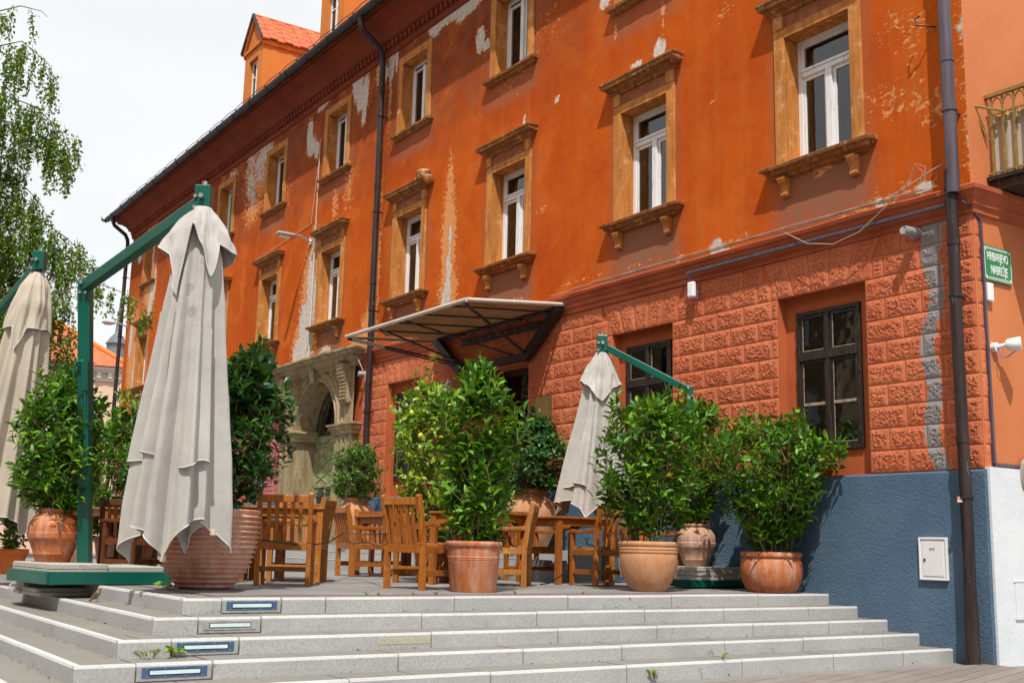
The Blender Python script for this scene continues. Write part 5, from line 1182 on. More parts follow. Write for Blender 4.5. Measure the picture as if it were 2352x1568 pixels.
# the big one
BASE = Vector((-2.93, -6.82, 0.02))
u1 = thing('cantilever_umbrella', 'largest closed beige umbrella on a green cantilever frame in the left foreground', 'umbrella', (0, 0, 0), 0, 'closed garden umbrellas')
tb_ = BASE+Vector((0, 0, .06)); tp = at(197, 645, 10.35); ti = at(468, 462, 9.05)
umbrella_frame(u1, tb_, tp, ti, .112, .105)
ang = R(6); rr_ = Vector((-math.sin(ang), math.cos(ang), 0)); ll_ = Vector((-math.cos(ang), -math.sin(ang), 0)); FC = Vector((-2.33, -7.26, 0)); SQ = 1.06
fc = FC+(rr_+ll_)*SQ/2
m = MB(); zf = .06
for a, b in ((FC, FC+rr_*SQ), (FC, FC+ll_*SQ), (FC+rr_*SQ, FC+(rr_+ll_)*SQ), (FC+ll_*SQ, FC+(rr_+ll_)*SQ)): m.bar(a+Vector((0,0,zf)), b+Vector((0,0,zf)), .05, .108)
m.bar(FC+rr_*SQ/2+Vector((0,0,.035)), FC+rr_*SQ/2+ll_*SQ+Vector((0,0,.035)), .06, .03); m.bar(FC+ll_*SQ/2+Vector((0,0,.035)), FC+ll_*SQ/2+rr_*SQ+Vector((0,0,.035)), .06, .029)
m.tube([FC+(rr_+ll_)*.05, FC+(rr_+ll_)*.05-Vector((0,0,.0))+Vector((0,0,.03))], .025, 8); m.tube([FC+rr_*(SQ-.06)+ll_*.05+Vector((0,0,.002)), FC+rr_*(SQ-.06)+ll_*.05+Vector((0,0,.03))], .025, 8)
m.build('base_frame', GP, u1, bev=.004)
m = MB(); pd_ = (tp-tb_).normalized(); e = lambda f, rx, fy: tb_+(tp-tb_)*f+CR*rx-CF*fy
m.bar(e(.63, .035, .075), e(.40, .035, .075), .05, .03, CF); m.bar(e(.72, .03, .08), e(.62, .03, .08), .06, .06, CF); m.bar(e(.64, .03, .095), e(.37, .045, .075), .022, .02, CF)
m.tube([e(.715, -.05, .09), e(.72, .02, .09)], .018, 8); m.tube([e(.71, -.06, .08), e(.68, -.07, .09), e(.66, -.07, .09)], .014, 6); m.build('slide_track', GP, u1, bev=.004)
m = MB(); m.tube([e(.385, -.06, 0), e(.385, -.10, .02)], .025, 8); m.tube([e(.385, -.10, .02), e(.345, -.10, .02)], .012, 6); m.tube([e(.345, -.09, .02), e(.345, -.17, .03)], .014, 8); m.build('crank', M['black_iron'], u1, smooth=True)
m = MB(); m.tube([e(.03, -.065, .02), e(.105, -.065, .02), e(.11, -.075, .02), e(.11, -.11, .03)], .008, 6); m.build('locking_pin', M['steel'], u1, smooth=True)
m = MB(); q = (tp+(ti-tp)*.37); a_ = (ti-tp).normalized(); m.obox(q-CF*.043+Vector((0,0,-.02)), a_, CF, (0,0,1), (.05, .003, .045)); m.build('torn_sticker', M['sign_white'], u1)
A0 = at(466, 484, 9.0); A1 = at(396, 1284, 8.85)
H1 = lambda th: .995-.105*abs(math.sin(th*2))**.75-.02*math.sin(th+1)
canopy(u1, A0, A1, [(0, .05), (.06, .115), (.14, .165), (.27, .20), (.5, .243), (.7, .295), (.85, .33), (1, .342)],
       [(.15, 6, .8, .9), (.125, 11, 2.0, .5), (.07, 17, .3, 1.2), (.03, 29, .9, .6)],
       [(3.05, .345, .30), (3.70, .22, .40), (4.28, .21, .74), (4.68, .21, .17), (5.05, .21, .33), (5.45, .235, .58), (5.85, .20, .30), (6.22, .30, .36), (1.0, .22, .45), (2.0, .24, .60)],
       H1, M['canvas'], 1, [(3.25, 4.25, .30, .715, .03), (4.95, 5.65, .35, .735, .045)], [3.62, 4.70, 6.05])
# the left one, cut by the frame
u2 = thing('cantilever_umbrella', 'closed cream umbrella cut off by the left edge of the photo', 'umbrella', (0, 0, 0), 0, 'closed garden umbrellas')
ti2 = at(91, 604, 11.9); tp2 = at(-150, 880, 13.4); b2 = gp(-150, 13.4)
umbrella_frame(u2, (tp2.x, tp2.y, .06), tp2, ti2, .10, .09)
m = MB()
for sx, sy in ((-.5, 0), (.5, 0)): m.bar((tp2.x+sx, tp2.y-.5, .055), (tp2.x+sx, tp2.y+.5, .055), .05, .07); m.bar((tp2.x-.5, tp2.y+sx, .055), (tp2.x+.5, tp2.y+sx, .055), .05, .068)
m.bar((tp2.x-.5, tp2.y, .04), (tp2.x+.5, tp2.y, .04), .06, .03); m.build('base_frame', GP, u2)
canopy(u2, at(86, 632, 11.9), at(-22, 1236, 11.8), [(0, .05), (.05, .13), (.13, .18), (.3, .225), (.6, .29), (1, .40)], [(.13, 7, .3, .7), (.11, 13, 1.0, .6), (.05, 21, .3, 1.2)],
       [(.6, .22, .78), (1.3, .2, .62), (2.2, .22, .80), (3.0, .2, .60), (3.8, .23, .62), (4.4, .23, .60), (4.75, .20, .86), (5.1, .235, .62), (5.7, .25, .62), (6.1, .22, .60)], lambda th: .99-.07*abs(math.sin(th*2+.4))**.8, M['canvas_cream'], 5, [], [])
# the one by the wall
u3 = thing('cantilever_umbrella', 'closed beige umbrella by the wall, its green arm sloping down to the right', 'umbrella', (0, 0, 0), 0, 'closed garden umbrellas')
ti3 = at(1383, 793, 13.75); tp3 = at(1582, 886, 13.3)
umbrella_frame(u3, (tp3.x-.02, tp3.y, .06), tp3, ti3, .095, .085)
m = MB()
for s in (-.45, .45): m.bar((tp3.x+s, tp3.y-.43, .055), (tp3.x+s, tp3.y+.43, .055), .05, .07); m.bar((tp3.x-.43, tp3.y+s, .055), (tp3.x+.43, tp3.y+s, .055), .05, .068)
m.bar((tp3.x-.45, tp3.y, .04), (tp3.x+.45, tp3.y, .04), .06, .03); m.build('base_frame', GP, u3)
canopy(u3, at(1383, 812, 13.75), at(1362, 1195, 13.6), [(0, .05), (.07, .12), (.2, .19), (.4, .24), (.7, .34), (1, .43)], [(.14, 6, .3, .7), (.12, 11, 1.0, .6), (.05, 17, .3, 1.2)],
       [(.5, .25, .40), (1.5, .24, .5), (2.5, .24, .40), (3.3, .24, .36), (3.9, .24, .42), (4.75, .22, .62), (5.4, .23, .45), (6.0, .24, .40)], lambda th: .995-.11*abs(math.sin(th*2+.5))**.75, M['canvas'], 8, [(3.5, 4.4, .45, .80, .03)], [3.45, 5.0])

# ================================================================== PAVING SLABS THAT WEIGH THE FRAMES DOWN
def slab(c, ax, sx, sy, th, z, lab, grp):
    m = MB(); ax = Vector(ax).normalized(); ay = Vector((-ax.y, ax.x, 0)); n = 8; vs = []
    def P(u, v, w): return Vector((c[0], c[1], 0))+ax*u*sx/2+ay*v*sy/2+Vector((0, 0, z+w))
    g = [-1, -.965, -.5, 0, .5, .965, 1]
    for j in g:
        for i in g: e = max(abs(i), abs(j)); vs.append(P(i, j, th-(.006 if e > .99 else 0)+.0025*mnoise.noise(Vector((i*3, j*3, z*50)))))
    k = len(g); fs = [(j*k+i, j*k+i+1, (j+1)*k+i+1, (j+1)*k+i) for j in range(k-1) for i in range(k-1)]
    b = len(vs); vs += [P(-1,-1,0), P(1,-1,0), P(1,1,0), P(-1,1,0)]
    m.add(vs, fs); m.add([P(-1,-1,0),P(1,-1,0),P(1,1,0),P(-1,1,0),P(-1,-1,th-.006),P(1,-1,th-.006),P(1,1,th-.006),P(-1,1,th-.006)], [(3,2,1,0),(0,1,5,4),(1,2,6,5),(2,3,7,6),(3,0,4,7)])
    return tag(m.build('paving_slab', M['slab_concrete']), lab, 'paving slab', grp)
gs = 'concrete slabs weighing down the umbrella frame'
c1 = FC+rr_*.26+ll_*.27; c2 = FC+rr_*.26+ll_*.78; c3 = FC+rr_*.77+ll_*.27; c4 = FC+rr_*.78+ll_*.78
for i, c in enumerate((c1, c2)):
    for j in range(2):
        slab(c, rr_, .50, .49, .042, .092+j*.0445, [['lower concrete slab at the front corner of the green frame', 'upper concrete slab at the front corner of the green frame, partly under the amphora'], ['lower concrete slab at the left of the green frame', 'upper concrete slab at the left of the green frame under the amphora']][i][j], gs)
slab(c3, rr_, .50, .49, .044, .115, 'concrete slab at the right of the green frame beside the ribbed pot', gs)
slab(c4, rr_, .50, .49, .044, .115, 'concrete slab at the rear corner of the green frame behind the post', gs)
sc_ = onZ(70, 1362, -.06); gs2 = 'concrete slabs stacked under the green frame on the step'
slab((-2.95, -7.05), (1, .06, 0), .55, .44, .034, -.107, 'bottom slab of the stack under the front corner of the frame', gs2)
slab((-2.98, -7.06), (1, .04, 0), .5, .44, .034, -.072, 'middle slab of the stack under the front corner of the frame', gs2)
slab((-3.5, -7.08), (1, .0, 0), .5, .44, .034, -.107, 'bottom slab of the stack at the far left below the frame', gs2)
slab((-3.52, -7.06), (1, .05, 0), .5, .44, .034, -.072, 'middle slab of the stack at the far left below the frame', gs2)
slab((-3.42, -7.07), (1, .02, 0), .5, .44, .033, -.037, 'top slab of the stack at the far left below the frame', gs2)
for j in range(3):
    slab((tp3.x+.24, tp3.y-.02), (1, .03*j, 0), .46, .80, .045, .095+.048*j, ['lowest slab under the amphora by the blue plinth', 'middle slab under the amphora by the blue plinth', 'top slab under the amphora by the blue plinth'][j], 'slabs under the amphora by the blue plinth')

# ================================================================== PLANTS
def leaves_mesh(name, P, D, N, L, Wd, mat, parent, curl=.12, simple=False):
    P, D, N = (np.asarray(a, float) for a in (P, D, N)); L = np.asarray(L)[:, None]; Wd = np.asarray(Wd)[:, None]
    D /= np.linalg.norm(D, axis=1, keepdims=True)+1e-9; Sd = np.cross(D, N); Sd /= np.linalg.norm(Sd, axis=1, keepdims=True)+1e-9; N = np.cross(Sd, D)
    if simple:
        tv = [(0,0,0),(.45,.5,.06),(1,0,-.06),(.45,-.5,.06)]; tf = [(0,1,2),(0,2,3)]
    else:
        tv = [(0,0,0),(.32,.44,.07),(.32,0,0),(.32,-.44,.07),(.68,.40,.02),(.68,0,-.06),(.68,-.40,.02),(1,0,-.20)]
        tf = [(0,2,1),(0,3,2),(1,2,5,4),(2,3,6,5),(4,5,7),(5,6,7)]
    V = np.stack([P+D*L*u+Sd*Wd*v+N*L*w*(curl/.12) for u, v, w in tv], 1).reshape(-1, 3); k = len(tv)
    F = [tuple(i*k+j for j in f) for i in range(len(P)) for f in tf]
    me = bpy.data.meshes.new(name); me.from_pydata(V.tolist(), [], F); me.materials.append(mat)
    me.polygons.foreach_set('use_smooth', [True]*len(me.polygons))
    o = bpy.data.objects.new(name, me); COL.objects.link(o)
    if parent: o.parent = parent
    return o
def shrub(parent, base, height, env, seed, ntwig, leaf=.085, lw=.30, mat='leaf_laurel', bark='bark_green', nstem=9, mouth=.14, lean=(0, 0), tl=(.12, .24), per=(8, 13), up=.7, stems_h=1.0, gap=.33, shell=.45, spread=1.0, tmin=.05):
    """base is the middle of the pot mouth (local); env = [(t, radius)] up the height"""
    rg = np.random.default_rng(seed); base = Vector(base); et = [e[0] for e in env]; er = [e[1] for e in env]
    stems = []; ms = MB()
    for i in range(nstem):
        a = rg.uniform(0, 6.283); r0 = mouth*math.sqrt(rg.uniform(0, 1)); rt = np.interp(.8, et, er)*rg.uniform(.15, .75)*spread; h = height*rg.uniform(.62, .97)*stems_h
        p0 = base+Vector((r0*math.cos(a), r0*math.sin(a), -.06)); a2 = a+rg.normal(0, .4); pts = []
        for k in range(8):
            t = k/7; pts.append(p0+Vector((lean[0]*t*h/height+(rt*math.cos(a2)-r0*math.cos(a))*t**1.3+.03*mnoise.noise(Vector((i*3, t*3, seed))), lean[1]*t*h/height+(rt*math.sin(a2)-r0*math.sin(a))*t**1.3+.03*mnoise.noise(Vector((i*3+9, t*3, seed))), t*(h+.06))))
        stems.append(pts); rr = rg.uniform(.006, .011); ms.tube(pts, [rr*(1-.6*k/7) for k in range(8)], 5, 0, False)
    P, D, N, L, Wd = [], [], [], [], []
    made = 0; tries = 0
    while made < ntwig and tries < ntwig*12:
        tries += 1
        t = tmin+(1-tmin)*rg.uniform(0, 1)**.9; rmax = np.interp(t, et, er)
        a = rg.uniform(0, 6.283); rad = rmax*(1-(1-math.sqrt(rg.uniform(0, 1)))*(1-shell) if rg.uniform() < .7 else rg.uniform(0, 1))
        bump = 1+.28*mnoise.noise(Vector((math.cos(a)*1.7+seed, math.sin(a)*1.7, t*3.3)))
        q = base+Vector((lean[0]*t+rad*bump*math.cos(a), lean[1]*t+rad*bump*math.sin(a), t*height))
        sprig = rg.uniform() < .13
        if sprig: q = base+(q-base)*Vector((1.22, 1.22, 1.10))
        if mnoise.noise(q*4.2+Vector((seed*3.1, 0, 0))) < -gap: continue
        out = Vector((math.cos(a), math.sin(a), 0)); d = (out*(1-up)*rg.uniform(.3, 1.5)+Vector((0, 0, up))+Vector(rg.normal(0, .28, 3))).normalized()
        Lt = rg.uniform(*tl)*(.7+.6*t)*(1.5 if sprig else 1); s = q-d*Lt; made += 1
        st = stems[int(rg.integers(len(stems)))]; best = min(range(8), key=lambda k: (st[k]-(s-Vector((0,0,.15)))).length)
        for cand in stems:
            for k in range(8):
                if (cand[k]-(s-Vector((0,0,.12)))).length < (st[best]-(s-Vector((0,0,.12)))).length: st, best = cand, k
        if rg.uniform() < .8: ms.tube([st[best], (st[best]+s)/2+Vector((0,0,-.02)), s, q], [.005, .004, .003, .0015], 4, 0, False)
        n = int(rg.integers(per[0], per[1]+1)); ph = rg.uniform(0, 6.283)
        x = d.orthogonal().normalized(); y = d.cross(x)
        for k in range(n):
            u = (k+.6)/n; ph += 2.4; tilt = R(rg.uniform(48, 78) if u < .8 else rg.uniform(20, 50))
            o = x*math.cos(ph)+y*math.sin(ph); ld = d*math.cos(tilt)+o*math.sin(tilt)+Vector((0, 0, rg.normal(-.02, .15)))
            nn = d*math.sin(tilt)-o*math.cos(tilt)+Vector(rg.normal(0, .22, 3))
            P.append(s+d*Lt*u); D.append(ld); N.append(nn); l = leaf*rg.uniform(.65, 1.15)*(.8 if u > .9 else 1); L.append(l); Wd.append(l*lw*rg.uniform(.85, 1.15)*2*.62)
    ms.build('stem', M[bark], parent)
    return leaves_mesh('foliage', P, D, N, L, Wd, M[mat], parent)
def pot(parent, prof, mat, soil=None, n=44, wob=.015, seed=0):
    m = MB(); m.lathe(prof, n, 0, (0,0,0), wob, seed); o = m.build('pot', M[mat], parent, smooth=40)
    if soil: s = MB(); s.lathe([(soil[0], soil[1]-.02), (soil[0], soil[1]), (soil[0]*.5, soil[1]+.02), (0, soil[1]+.025)], 24); s.build('soil', M['soil'], parent, smooth=True)
    return o
GPL = 'potted plants on the terrace'
def planter(pos, lab, group=GPL, name='potted_shrub', cat='potted plant'):
    return thing(name, lab, cat, (pos[0], pos[1], pos[2] if len(pos) > 2 else 0), 0, group)
gq = lambda x, D, z=0: tuple(G(x, D, z))
# ribbed pot with the big dark laurel
t = planter(gq(469, 9.55), 'big ribbed terracotta pot with a dark broad-leaved laurel behind the largest umbrella')
prof = [(.20, 0)]; z = 0
body = lambda z: np.interp(z, [0, .05, .18, .35, .5, .64], [.20, .265, .355, .405, .425, .43])
for i in range(15):
    zc = .02+i*.0415
    for dz, dr in ((-.018, -.012), (-.008, -.006), (-.002, .012), (.006, .014), (.012, .004), (.019, -.010)): prof.append((body(zc+dz)+dr, zc+dz))
prof += [(.435, .655), (.43, .665), (.385, .665), (.38, .58), (.0, .575)]
pot(t, prof, 'terracotta_pink', (.38, .60), 56, .008, 1)
shrub(t, (.0, .0, .62), 1.40, [(0, .22), (.12, .32), (.3, .43), (.55, .42), (.72, .34), (.86, .24), (1, .12)], 21, 270, .125, .40, 'leaf_dark', 'bark_brown', 10, .25, (.17, .22), (.12, .26), (8, 12), .68, gap=.42)
# plain pot with the tall laurel
t = planter(gq(1086, 10.22), 'plain tapering terracotta pot with a tall laurel, in the middle of the step edge')
pot(t, [(.205, 0), (.21, .01), (.232, .27), (.234, .275), (.229, .279), (.234, .284), (.235, .292), (.230, .297), (.236, .302), (.237, .31), (.232, .315), (.242, .40), (.255, .405), (.262, .42), (.262, .437), (.252, .45), (.225, .45), (.222, .36), (0, .35)], 'terracotta', (.222, .40), 48, .006, 2)
shrub(t, (0, 0, .40), 1.66, [(0, .12), (.08, .22), (.3, .29), (.5, .30), (.7, .34), (.84, .27), (.93, .18), (1, .06)], 22, 225, .125, .31, 'leaf_laurel', 'bark_green', 9, .13, (.03, .0), (.13, .28), (9, 14), .70, gap=.24, tmin=.06)
# round handled pot
t = planter(gq(1489, 11.3), 'sand coloured terracotta pot with carved side handles and a wide laurel bush')
pot(t, [(.165, 0), (.18, .008), (.235, .10), (.272, .20), (.29, .30), (.292, .36), (.288, .375), (.298, .383), (.298, .398), (.291, .405), (.300, .413), (.300, .428), (.294, .436), (.305, .45), (.308, .468), (.300, .485), (.285, .49), (.262, .488), (.25, .40), (0, .39)], 'terracotta_sand', (.25, .44), 48, .006, 3)
m = MB()
for s in (-1, 1):
    for k in range(7): q = CR*s*(.283-.004*k)+Vector((0, 0, .30-.026*k)); m.lathe([(0,-.018),(.02,-.008),(.022,.008),(0,.02)], 8, 0, q)
m.build('carved_handle', M['terracotta_sand'], t, smooth=True)
shrub(t, (0, 0, .44), 1.52, [(0, .16), (.15, .30), (.35, .44), (.6, .56), (.78, .54), (.92, .36), (1, .16)], 23, 250, .122, .32, 'leaf_laurel', 'bark_green', 15, .19, (.02, .02), (.12, .24), (9, 14), .70, gap=.22, tmin=.14)
# low bowl pot by the blue wall
t = planter((gq(1806, 11.95)[0], -.46, 0), 'low rounded terracotta bowl pot with a bushy laurel against the blue plinth')
pot(t, [(.235, 0), (.25, .008), (.29, .08), (.318, .17), (.323, .24), (.312, .315), (.295, .345), (.292, .352), (.302, .36), (.316, .37), (.318, .395), (.308, .412), (.285, .415), (.27, .35), (0, .34)], 'terracotta', (.27, .37), 48, .006, 4)
shrub(t, (0, 0, .37), 1.46, [(0, .14), (.15, .28), (.35, .44), (.6, .56), (.8, .64), (.92, .52), (1, .34)], 24, 310, .112, .33, 'leaf_laurel', 'bark_green', 16, .20, (.18, -.06), (.12, .26), (9, 14), .62, gap=.24, tmin=.10)
# amphora on the green frame
t = planter((c1[0]*.16+c2[0]*.84-.03, c1[1]*.16+c2[1]*.84, .180), 'orange terracotta amphora with a bushy laurel standing on slabs beside the green post')
am = lambda k: [(.145*k, 0), (.15*k, .006*k), (.17*k, .065*k), (.176*k, .07*k), (.174*k, .082*k), (.225*k, .205*k), (.232*k, .21*k), (.240*k, .245*k), (.240*k, .262*k), (.232*k, .268*k), (.236*k, .30*k), (.225*k, .35*k), (.19*k, .405*k), (.155*k, .43*k), (.150*k, .44*k), (.162*k, .448*k), (.166*k, .462*k), (.160*k, .475*k), (.135*k, .475*k), (.125*k, .40*k), (0, .39*k)]
pot(t, am(1.0), 'terracotta', (.125, .45), 44, .012, 5)
m = MB()
for a, z, w, h in ((-1.25, .375, .05, .016), (-.72, .35, .055, .05), (-1.30, .315, .03, .03)):
    d = CR*math.cos(a)+CF*math.sin(a); r = np.interp(z, [.30, .35, .405], [.236, .225, .19]); vs = []; k = 12
    ce = d*r+Vector((0,0,z)); tx = Vector((-d.y, d.x, 0)); tz = Vector((0,0,1))-d*(-.55)
    ring = [ce+d*.003+tx*w*math.cos(6.283*i/k)*(1+.3*math.sin(i*2.1))+tz.normalized()*h*math.sin(6.283*i/k) for i in range(k)]; m.add([ce+d*.012]+ring, [(0, 1+i, 1+(i+1) % k) for i in range(k)])
m.build('flaked_patch', M['terracotta_bright'], t, smooth=True)
shrub(t, (0, 0, .45), 1.30, [(0, .14), (.1, .30), (.3, .40), (.6, .42), (.8, .34), (.92, .22), (1, .08)], 25, 290, .108, .30, 'leaf_laurel', 'bark_green', 9, .1, (.02, .0), (.12, .22), (9, 14), .6, gap=.42)
# amphora by the wall on slabs
t = planter((tp3.x+.19, tp3.y-.08, .24), 'pale worn amphora with a tall sparse laurel standing on slabs by the blue plinth')
pot(t, [(a*.93, b*.98) for a, b in am(1.0)], 'terracotta_worn', (.115, .44), 40, .015, 6)
shrub(t, (0, 0, .44), 1.44, [(0, .10), (.2, .20), (.4, .34), (.6, .40), (.8, .38), (.93, .22), (1, .08)], 26, 150, .110, .30, 'leaf_laurel', 'bark_green', 13, .09, (.08, .10), (.12, .24), (8, 12), .66, gap=.30, stems_h=1.0)
# topiary ball, jar on the entrance step
jar = lambda k: [(.20*k, 0), (.22*k, .02*k), (.30*k, .20*k), (.345*k, .40*k), (.345*k, .50*k), (.31*k, .62*k), (.24*k, .70*k), (.21*k, .725*k), (.215*k, .74*k), (.235*k, .755*k), (.235*k, .785*k), (.215*k, .80*k), (.18*k, .80*k), (.17*k, .7*k), (0, .7*k)]
q = onY(817, 1150, -.70); t = planter((q[0], q[1], .37), 'clipped round bush in a terracotta jar in front of the stone portal')
pot(t, [(a*.92, b) for a, b in jar(1.0)], 'terracotta_sand', (.16, .76), 40, .01, 7)
m = MB(); d = (-CF*.8+CR*.5).normalized(); tx = Vector((-d.y, d.x, 0))
for k in range(4): m.tube([d*.295+tx*(.02*k-.03)+Vector((0,0,.60)), d*.325+tx*(.026*k-.04)+Vector((0,0,.54)), d*.325+tx*(.036*k-.05)+Vector((0,0,.46-.01*k))], [.012, .016, .006], 6)
m.build('modelled_handle', M['terracotta_sand'], t, smooth=True)
shrub(t, (0, 0, .74), .96, [(0, .22), (.12, .36), (.3, .42), (.55, .43), (.75, .38), (.9, .26), (1, .12)], 27, 520, .062, .40, 'leaf_ball', 'bark_brown', 8, .1, (0, 0), (.08, .15), (8, 12), .5, gap=.6, shell=.75)
# jar with broad shrub
q = onY(1220, 1150, -.66); t = planter((q[0], q[1], .37), 'large terracotta jar with a dense dark bush beside the café door')
pot(t, jar(1.0), 'terracotta_sand', (.17, .76), 40, .01, 8)
shrub(t, (0, 0, .74), 1.02, [(0, .20), (.12, .38), (.3, .44), (.55, .42), (.8, .30), (1, .12)], 28, 330, .098, .38, 'leaf_dark', 'bark_brown', 8, .1, (.10, 0), (.1, .18), (8, 12), .5, gap=.5, shell=.6)
# cone conifer behind
q = onY(1222, 1000, -.34); t = planter((q[0], q[1], .37), 'grey green cone shaped conifer beside the café door')
pot(t, [(.14, 0), (.19, .28), (.21, .30), (.21, .34), (.17, .34), (.16, .28), (0, .28)], 'terracotta', (.16, .31), 32)
rg = np.random.default_rng(5); P, D, N, L, Wd = [], [], [], [], []
for i in range(3400):
    tt = rg.uniform(0, 1)**1.15; r = .31*(1-tt)**.72*rg.uniform(.55, 1.08)*(1+.2*mnoise.noise(Vector((i*.001, tt*6, 1)))); a = rg.uniform(0, 6.283); o = np.array([math.cos(a), math.sin(a), 0])
    P.append(o*r+[0, 0, .36+tt*1.62]); D.append(o*.6+[0, 0, .8]+rg.normal(0, .35, 3)); N.append(rg.normal(0, 1, 3)); L.append(rg.uniform(.03, .055)); Wd.append(.014)
leaves_mesh('foliage', P, D, N, L, Wd, M['leaf_conifer'], t); m = MB(); m.tube([(0,0,.3), (0,0,1.7)], [.02, .006], 6); m.build('trunk', M['bark_brown'], t)
# lemon tree
t = planter(gq(1000, 12.7), 'lemon tree with bright green leaves and small lemons behind the reddish chair')
pot(t, [(.19, 0), (.21, .05), (.205, .07), (.24, .2), (.235, .22), (.26, .36), (.28, .38), (.28, .43), (.24, .43), (.23, .36), (0, .36)], 'terracotta', (.23, .39), 40, .006, 9)
m = MB(); m.tube([(0,0,.36), (.02,.01,.7), (-.02,.0,1.0)], [.022, .018, .014], 8); m.build('trunk', M['bark_green'], t, smooth=True)
shrub(t, (0, 0, .52), 1.72, [(0, .18), (.15, .36), (.4, .44), (.65, .46), (.85, .42), (1, .24)], 29, 330, .098, .46, 'leaf_lemon', 'bark_green', 9, .05, (-.10, -.12), (.14, .3), (5, 9), .45, gap=.22, shell=.5)
rg = np.random.default_rng(9)
for i in range(9):
    a = rg.uniform(0, 6.283); r = rg.uniform(.25, .45); m = MB(); m.lathe([(0,-.04),(.008,-.034),(.022,-.018),(.027,0),(.022,.02),(.008,.033),(0,.038)], 12)
    o = m.build('lemon', M['lemon'], t, (-.08+r*math.cos(a)-CF.x*.1, -.1+r*math.sin(a)-CF.y*.1, rg.uniform(.7, 1.95)), smooth=True); o.rotation_euler = tuple(rg.normal(0, .4, 3))
# dark low bush under the lemon tree and behind the tall laurel
t = planter(gq(1062, 13.6), 'dark low bush behind the tall laurel in the plain pot')
pot(t, [(.2, 0), (.25, .3), (.28, .33), (.28, .38), (.24, .38), (.23, .3), (0, .3)], 'terracotta', (.23, .34), 32)
shrub(t, (0, 0, .34), 1.15, [(0, .25), (.2, .40), (.5, .46), (.8, .38), (1, .15)], 30, 300, .075, .38, 'leaf_dark', 'bark_brown', 8, .15, (0, 0), (.12, .2), (8, 12), .5, gap=.4)
# left background planting
t = planter(gq(262, 14.2), 'loose light green shrub behind the green umbrella post')
pot(t, [(.2, 0), (.26, .34), (.29, .36), (.29, .42), (.25, .42), (.24, .34), (0, .34)], 'terracotta_worn', (.24, .38), 32)
shrub(t, (0, 0, .38), 1.72, [(0, .24), (.2, .44), (.45, .52), (.7, .44), (.85, .28), (1, .12)], 31, 330, .105, .38, 'leaf_laurel', 'bark_green', 9, .15, (-.02, 0), (.12, .25), (7, 11), .6, gap=.25)
t = planter(gq(316, 13.4), 'upright dark shrub between the green post and the big umbrella')
pot(t, [(.17, 0), (.22, .3), (.25, .33), (.25, .38), (.21, .38), (.2, .3), (0, .3)], 'terracotta', (.2, .34), 32)
shrub(t, (0, 0, .34), 1.45, [(0, .16), (.3, .26), (.6, .26), (.85, .16), (1, .06)], 32, 120, .115, .36, 'leaf_dark', 'bark_green', 6, .1, (0, 0), (.12, .25), (8, 12), .65, gap=.3)
t = planter(gq(24, 12.0), 'orange terracotta pot with a loose shrub at the left edge behind the amphora')
pot(t, [(.13, 0), (.18, .25), (.185, .26), (.205, .265), (.21, .33), (.19, .34), (.17, .33), (.16, .26), (0, .26)], 'terracotta_bright', (.17, .30), 36)
t.scale = (.78, .78, .78)
shrub(t, (0, 0, .30), 1.2, [(0, .12), (.3, .24), (.6, .28), (.85, .2), (1, .1)], 33, 90, .105, .32, 'leaf_laurel', 'bark_green', 7, .1, (0, 0), (.12, .22), (7, 11), .6, gap=.2)
t = planter(gq(146, 12.4), 'pale worn pot with a leafy shrub behind the orange amphora')
pot(t, [(.15, 0), (.20, .12), (.24, .28), (.22, .40), (.18, .46), (.2, .48), (.17, .48), (.16, .42), (0, .42)], 'terracotta_worn', (.16, .46), 36)
shrub(t, (0, 0, .46), 1.15, [(0, .14), (.3, .30), (.6, .32), (.85, .22), (1, .1)], 34, 120, .105, .32, 'leaf_laurel', 'bark_green', 7, .1, (0, 0), (.12, .22), (8, 12), .6, gap=.3)

# weeds and a fallen leaf
def weed(pos, n, l, seed, lab, up=.5, wd=.34, mat='leaf_lemon'):
    rg = np.random.default_rng(seed); P, D, N, L, Wd = [], [], [], [], []
    t = thing('weed', lab, 'weed', pos, 0, 'weeds in the joints'); m = MB()
    for i in range(n):
        a = rg.uniform(0, 6.283); o = np.array([math.cos(a), math.sin(a), 0]); r = rg.uniform(0, l*.8); h = rg.uniform(.2, 1)*l*up*1.4
        P.append(o*r*.5+[0, 0, h*.6+.004]); D.append(o+[0, 0, rg.uniform(-.1, .9)*up*1.2]); N.append(np.array([0, 0, 1])+rg.normal(0, .3, 3)); q = l*rg.uniform(.5, 1); L.append(q); Wd.append(q*wd*1.3)
        m.tube([(0,0,-.004), tuple(P[-1])], .0018, 4, 0, False)
    m.build('stem', M['bark_green'], t); leaves_mesh('leaf', P, D, N, L, Wd, M[mat], t); return t
weed(onX(402, 1497, XE[2]+.04)+Vector((0,0,-.02)), 16, .075, 1, 'spreading green weed on the step beside the third step lamp', .7)
weed(onX(338, 1497, XE[2]+.04)+Vector((0,0,-.02)), 9, .085, 2, 'long leaved weed trailing on the left of the third step lamp', .35, .2)
weed(onX(1502, 1556, XE[4]+.03), 12, .06, 3, 'small weed at the foot of the bottom step near the bottom edge', 1.0, .45)
weed(onX(1660, 1512, XE[4]-.02), 10, .06, 4, 'grassy tuft on the edge of the bottom step towards the right', .5, .25)
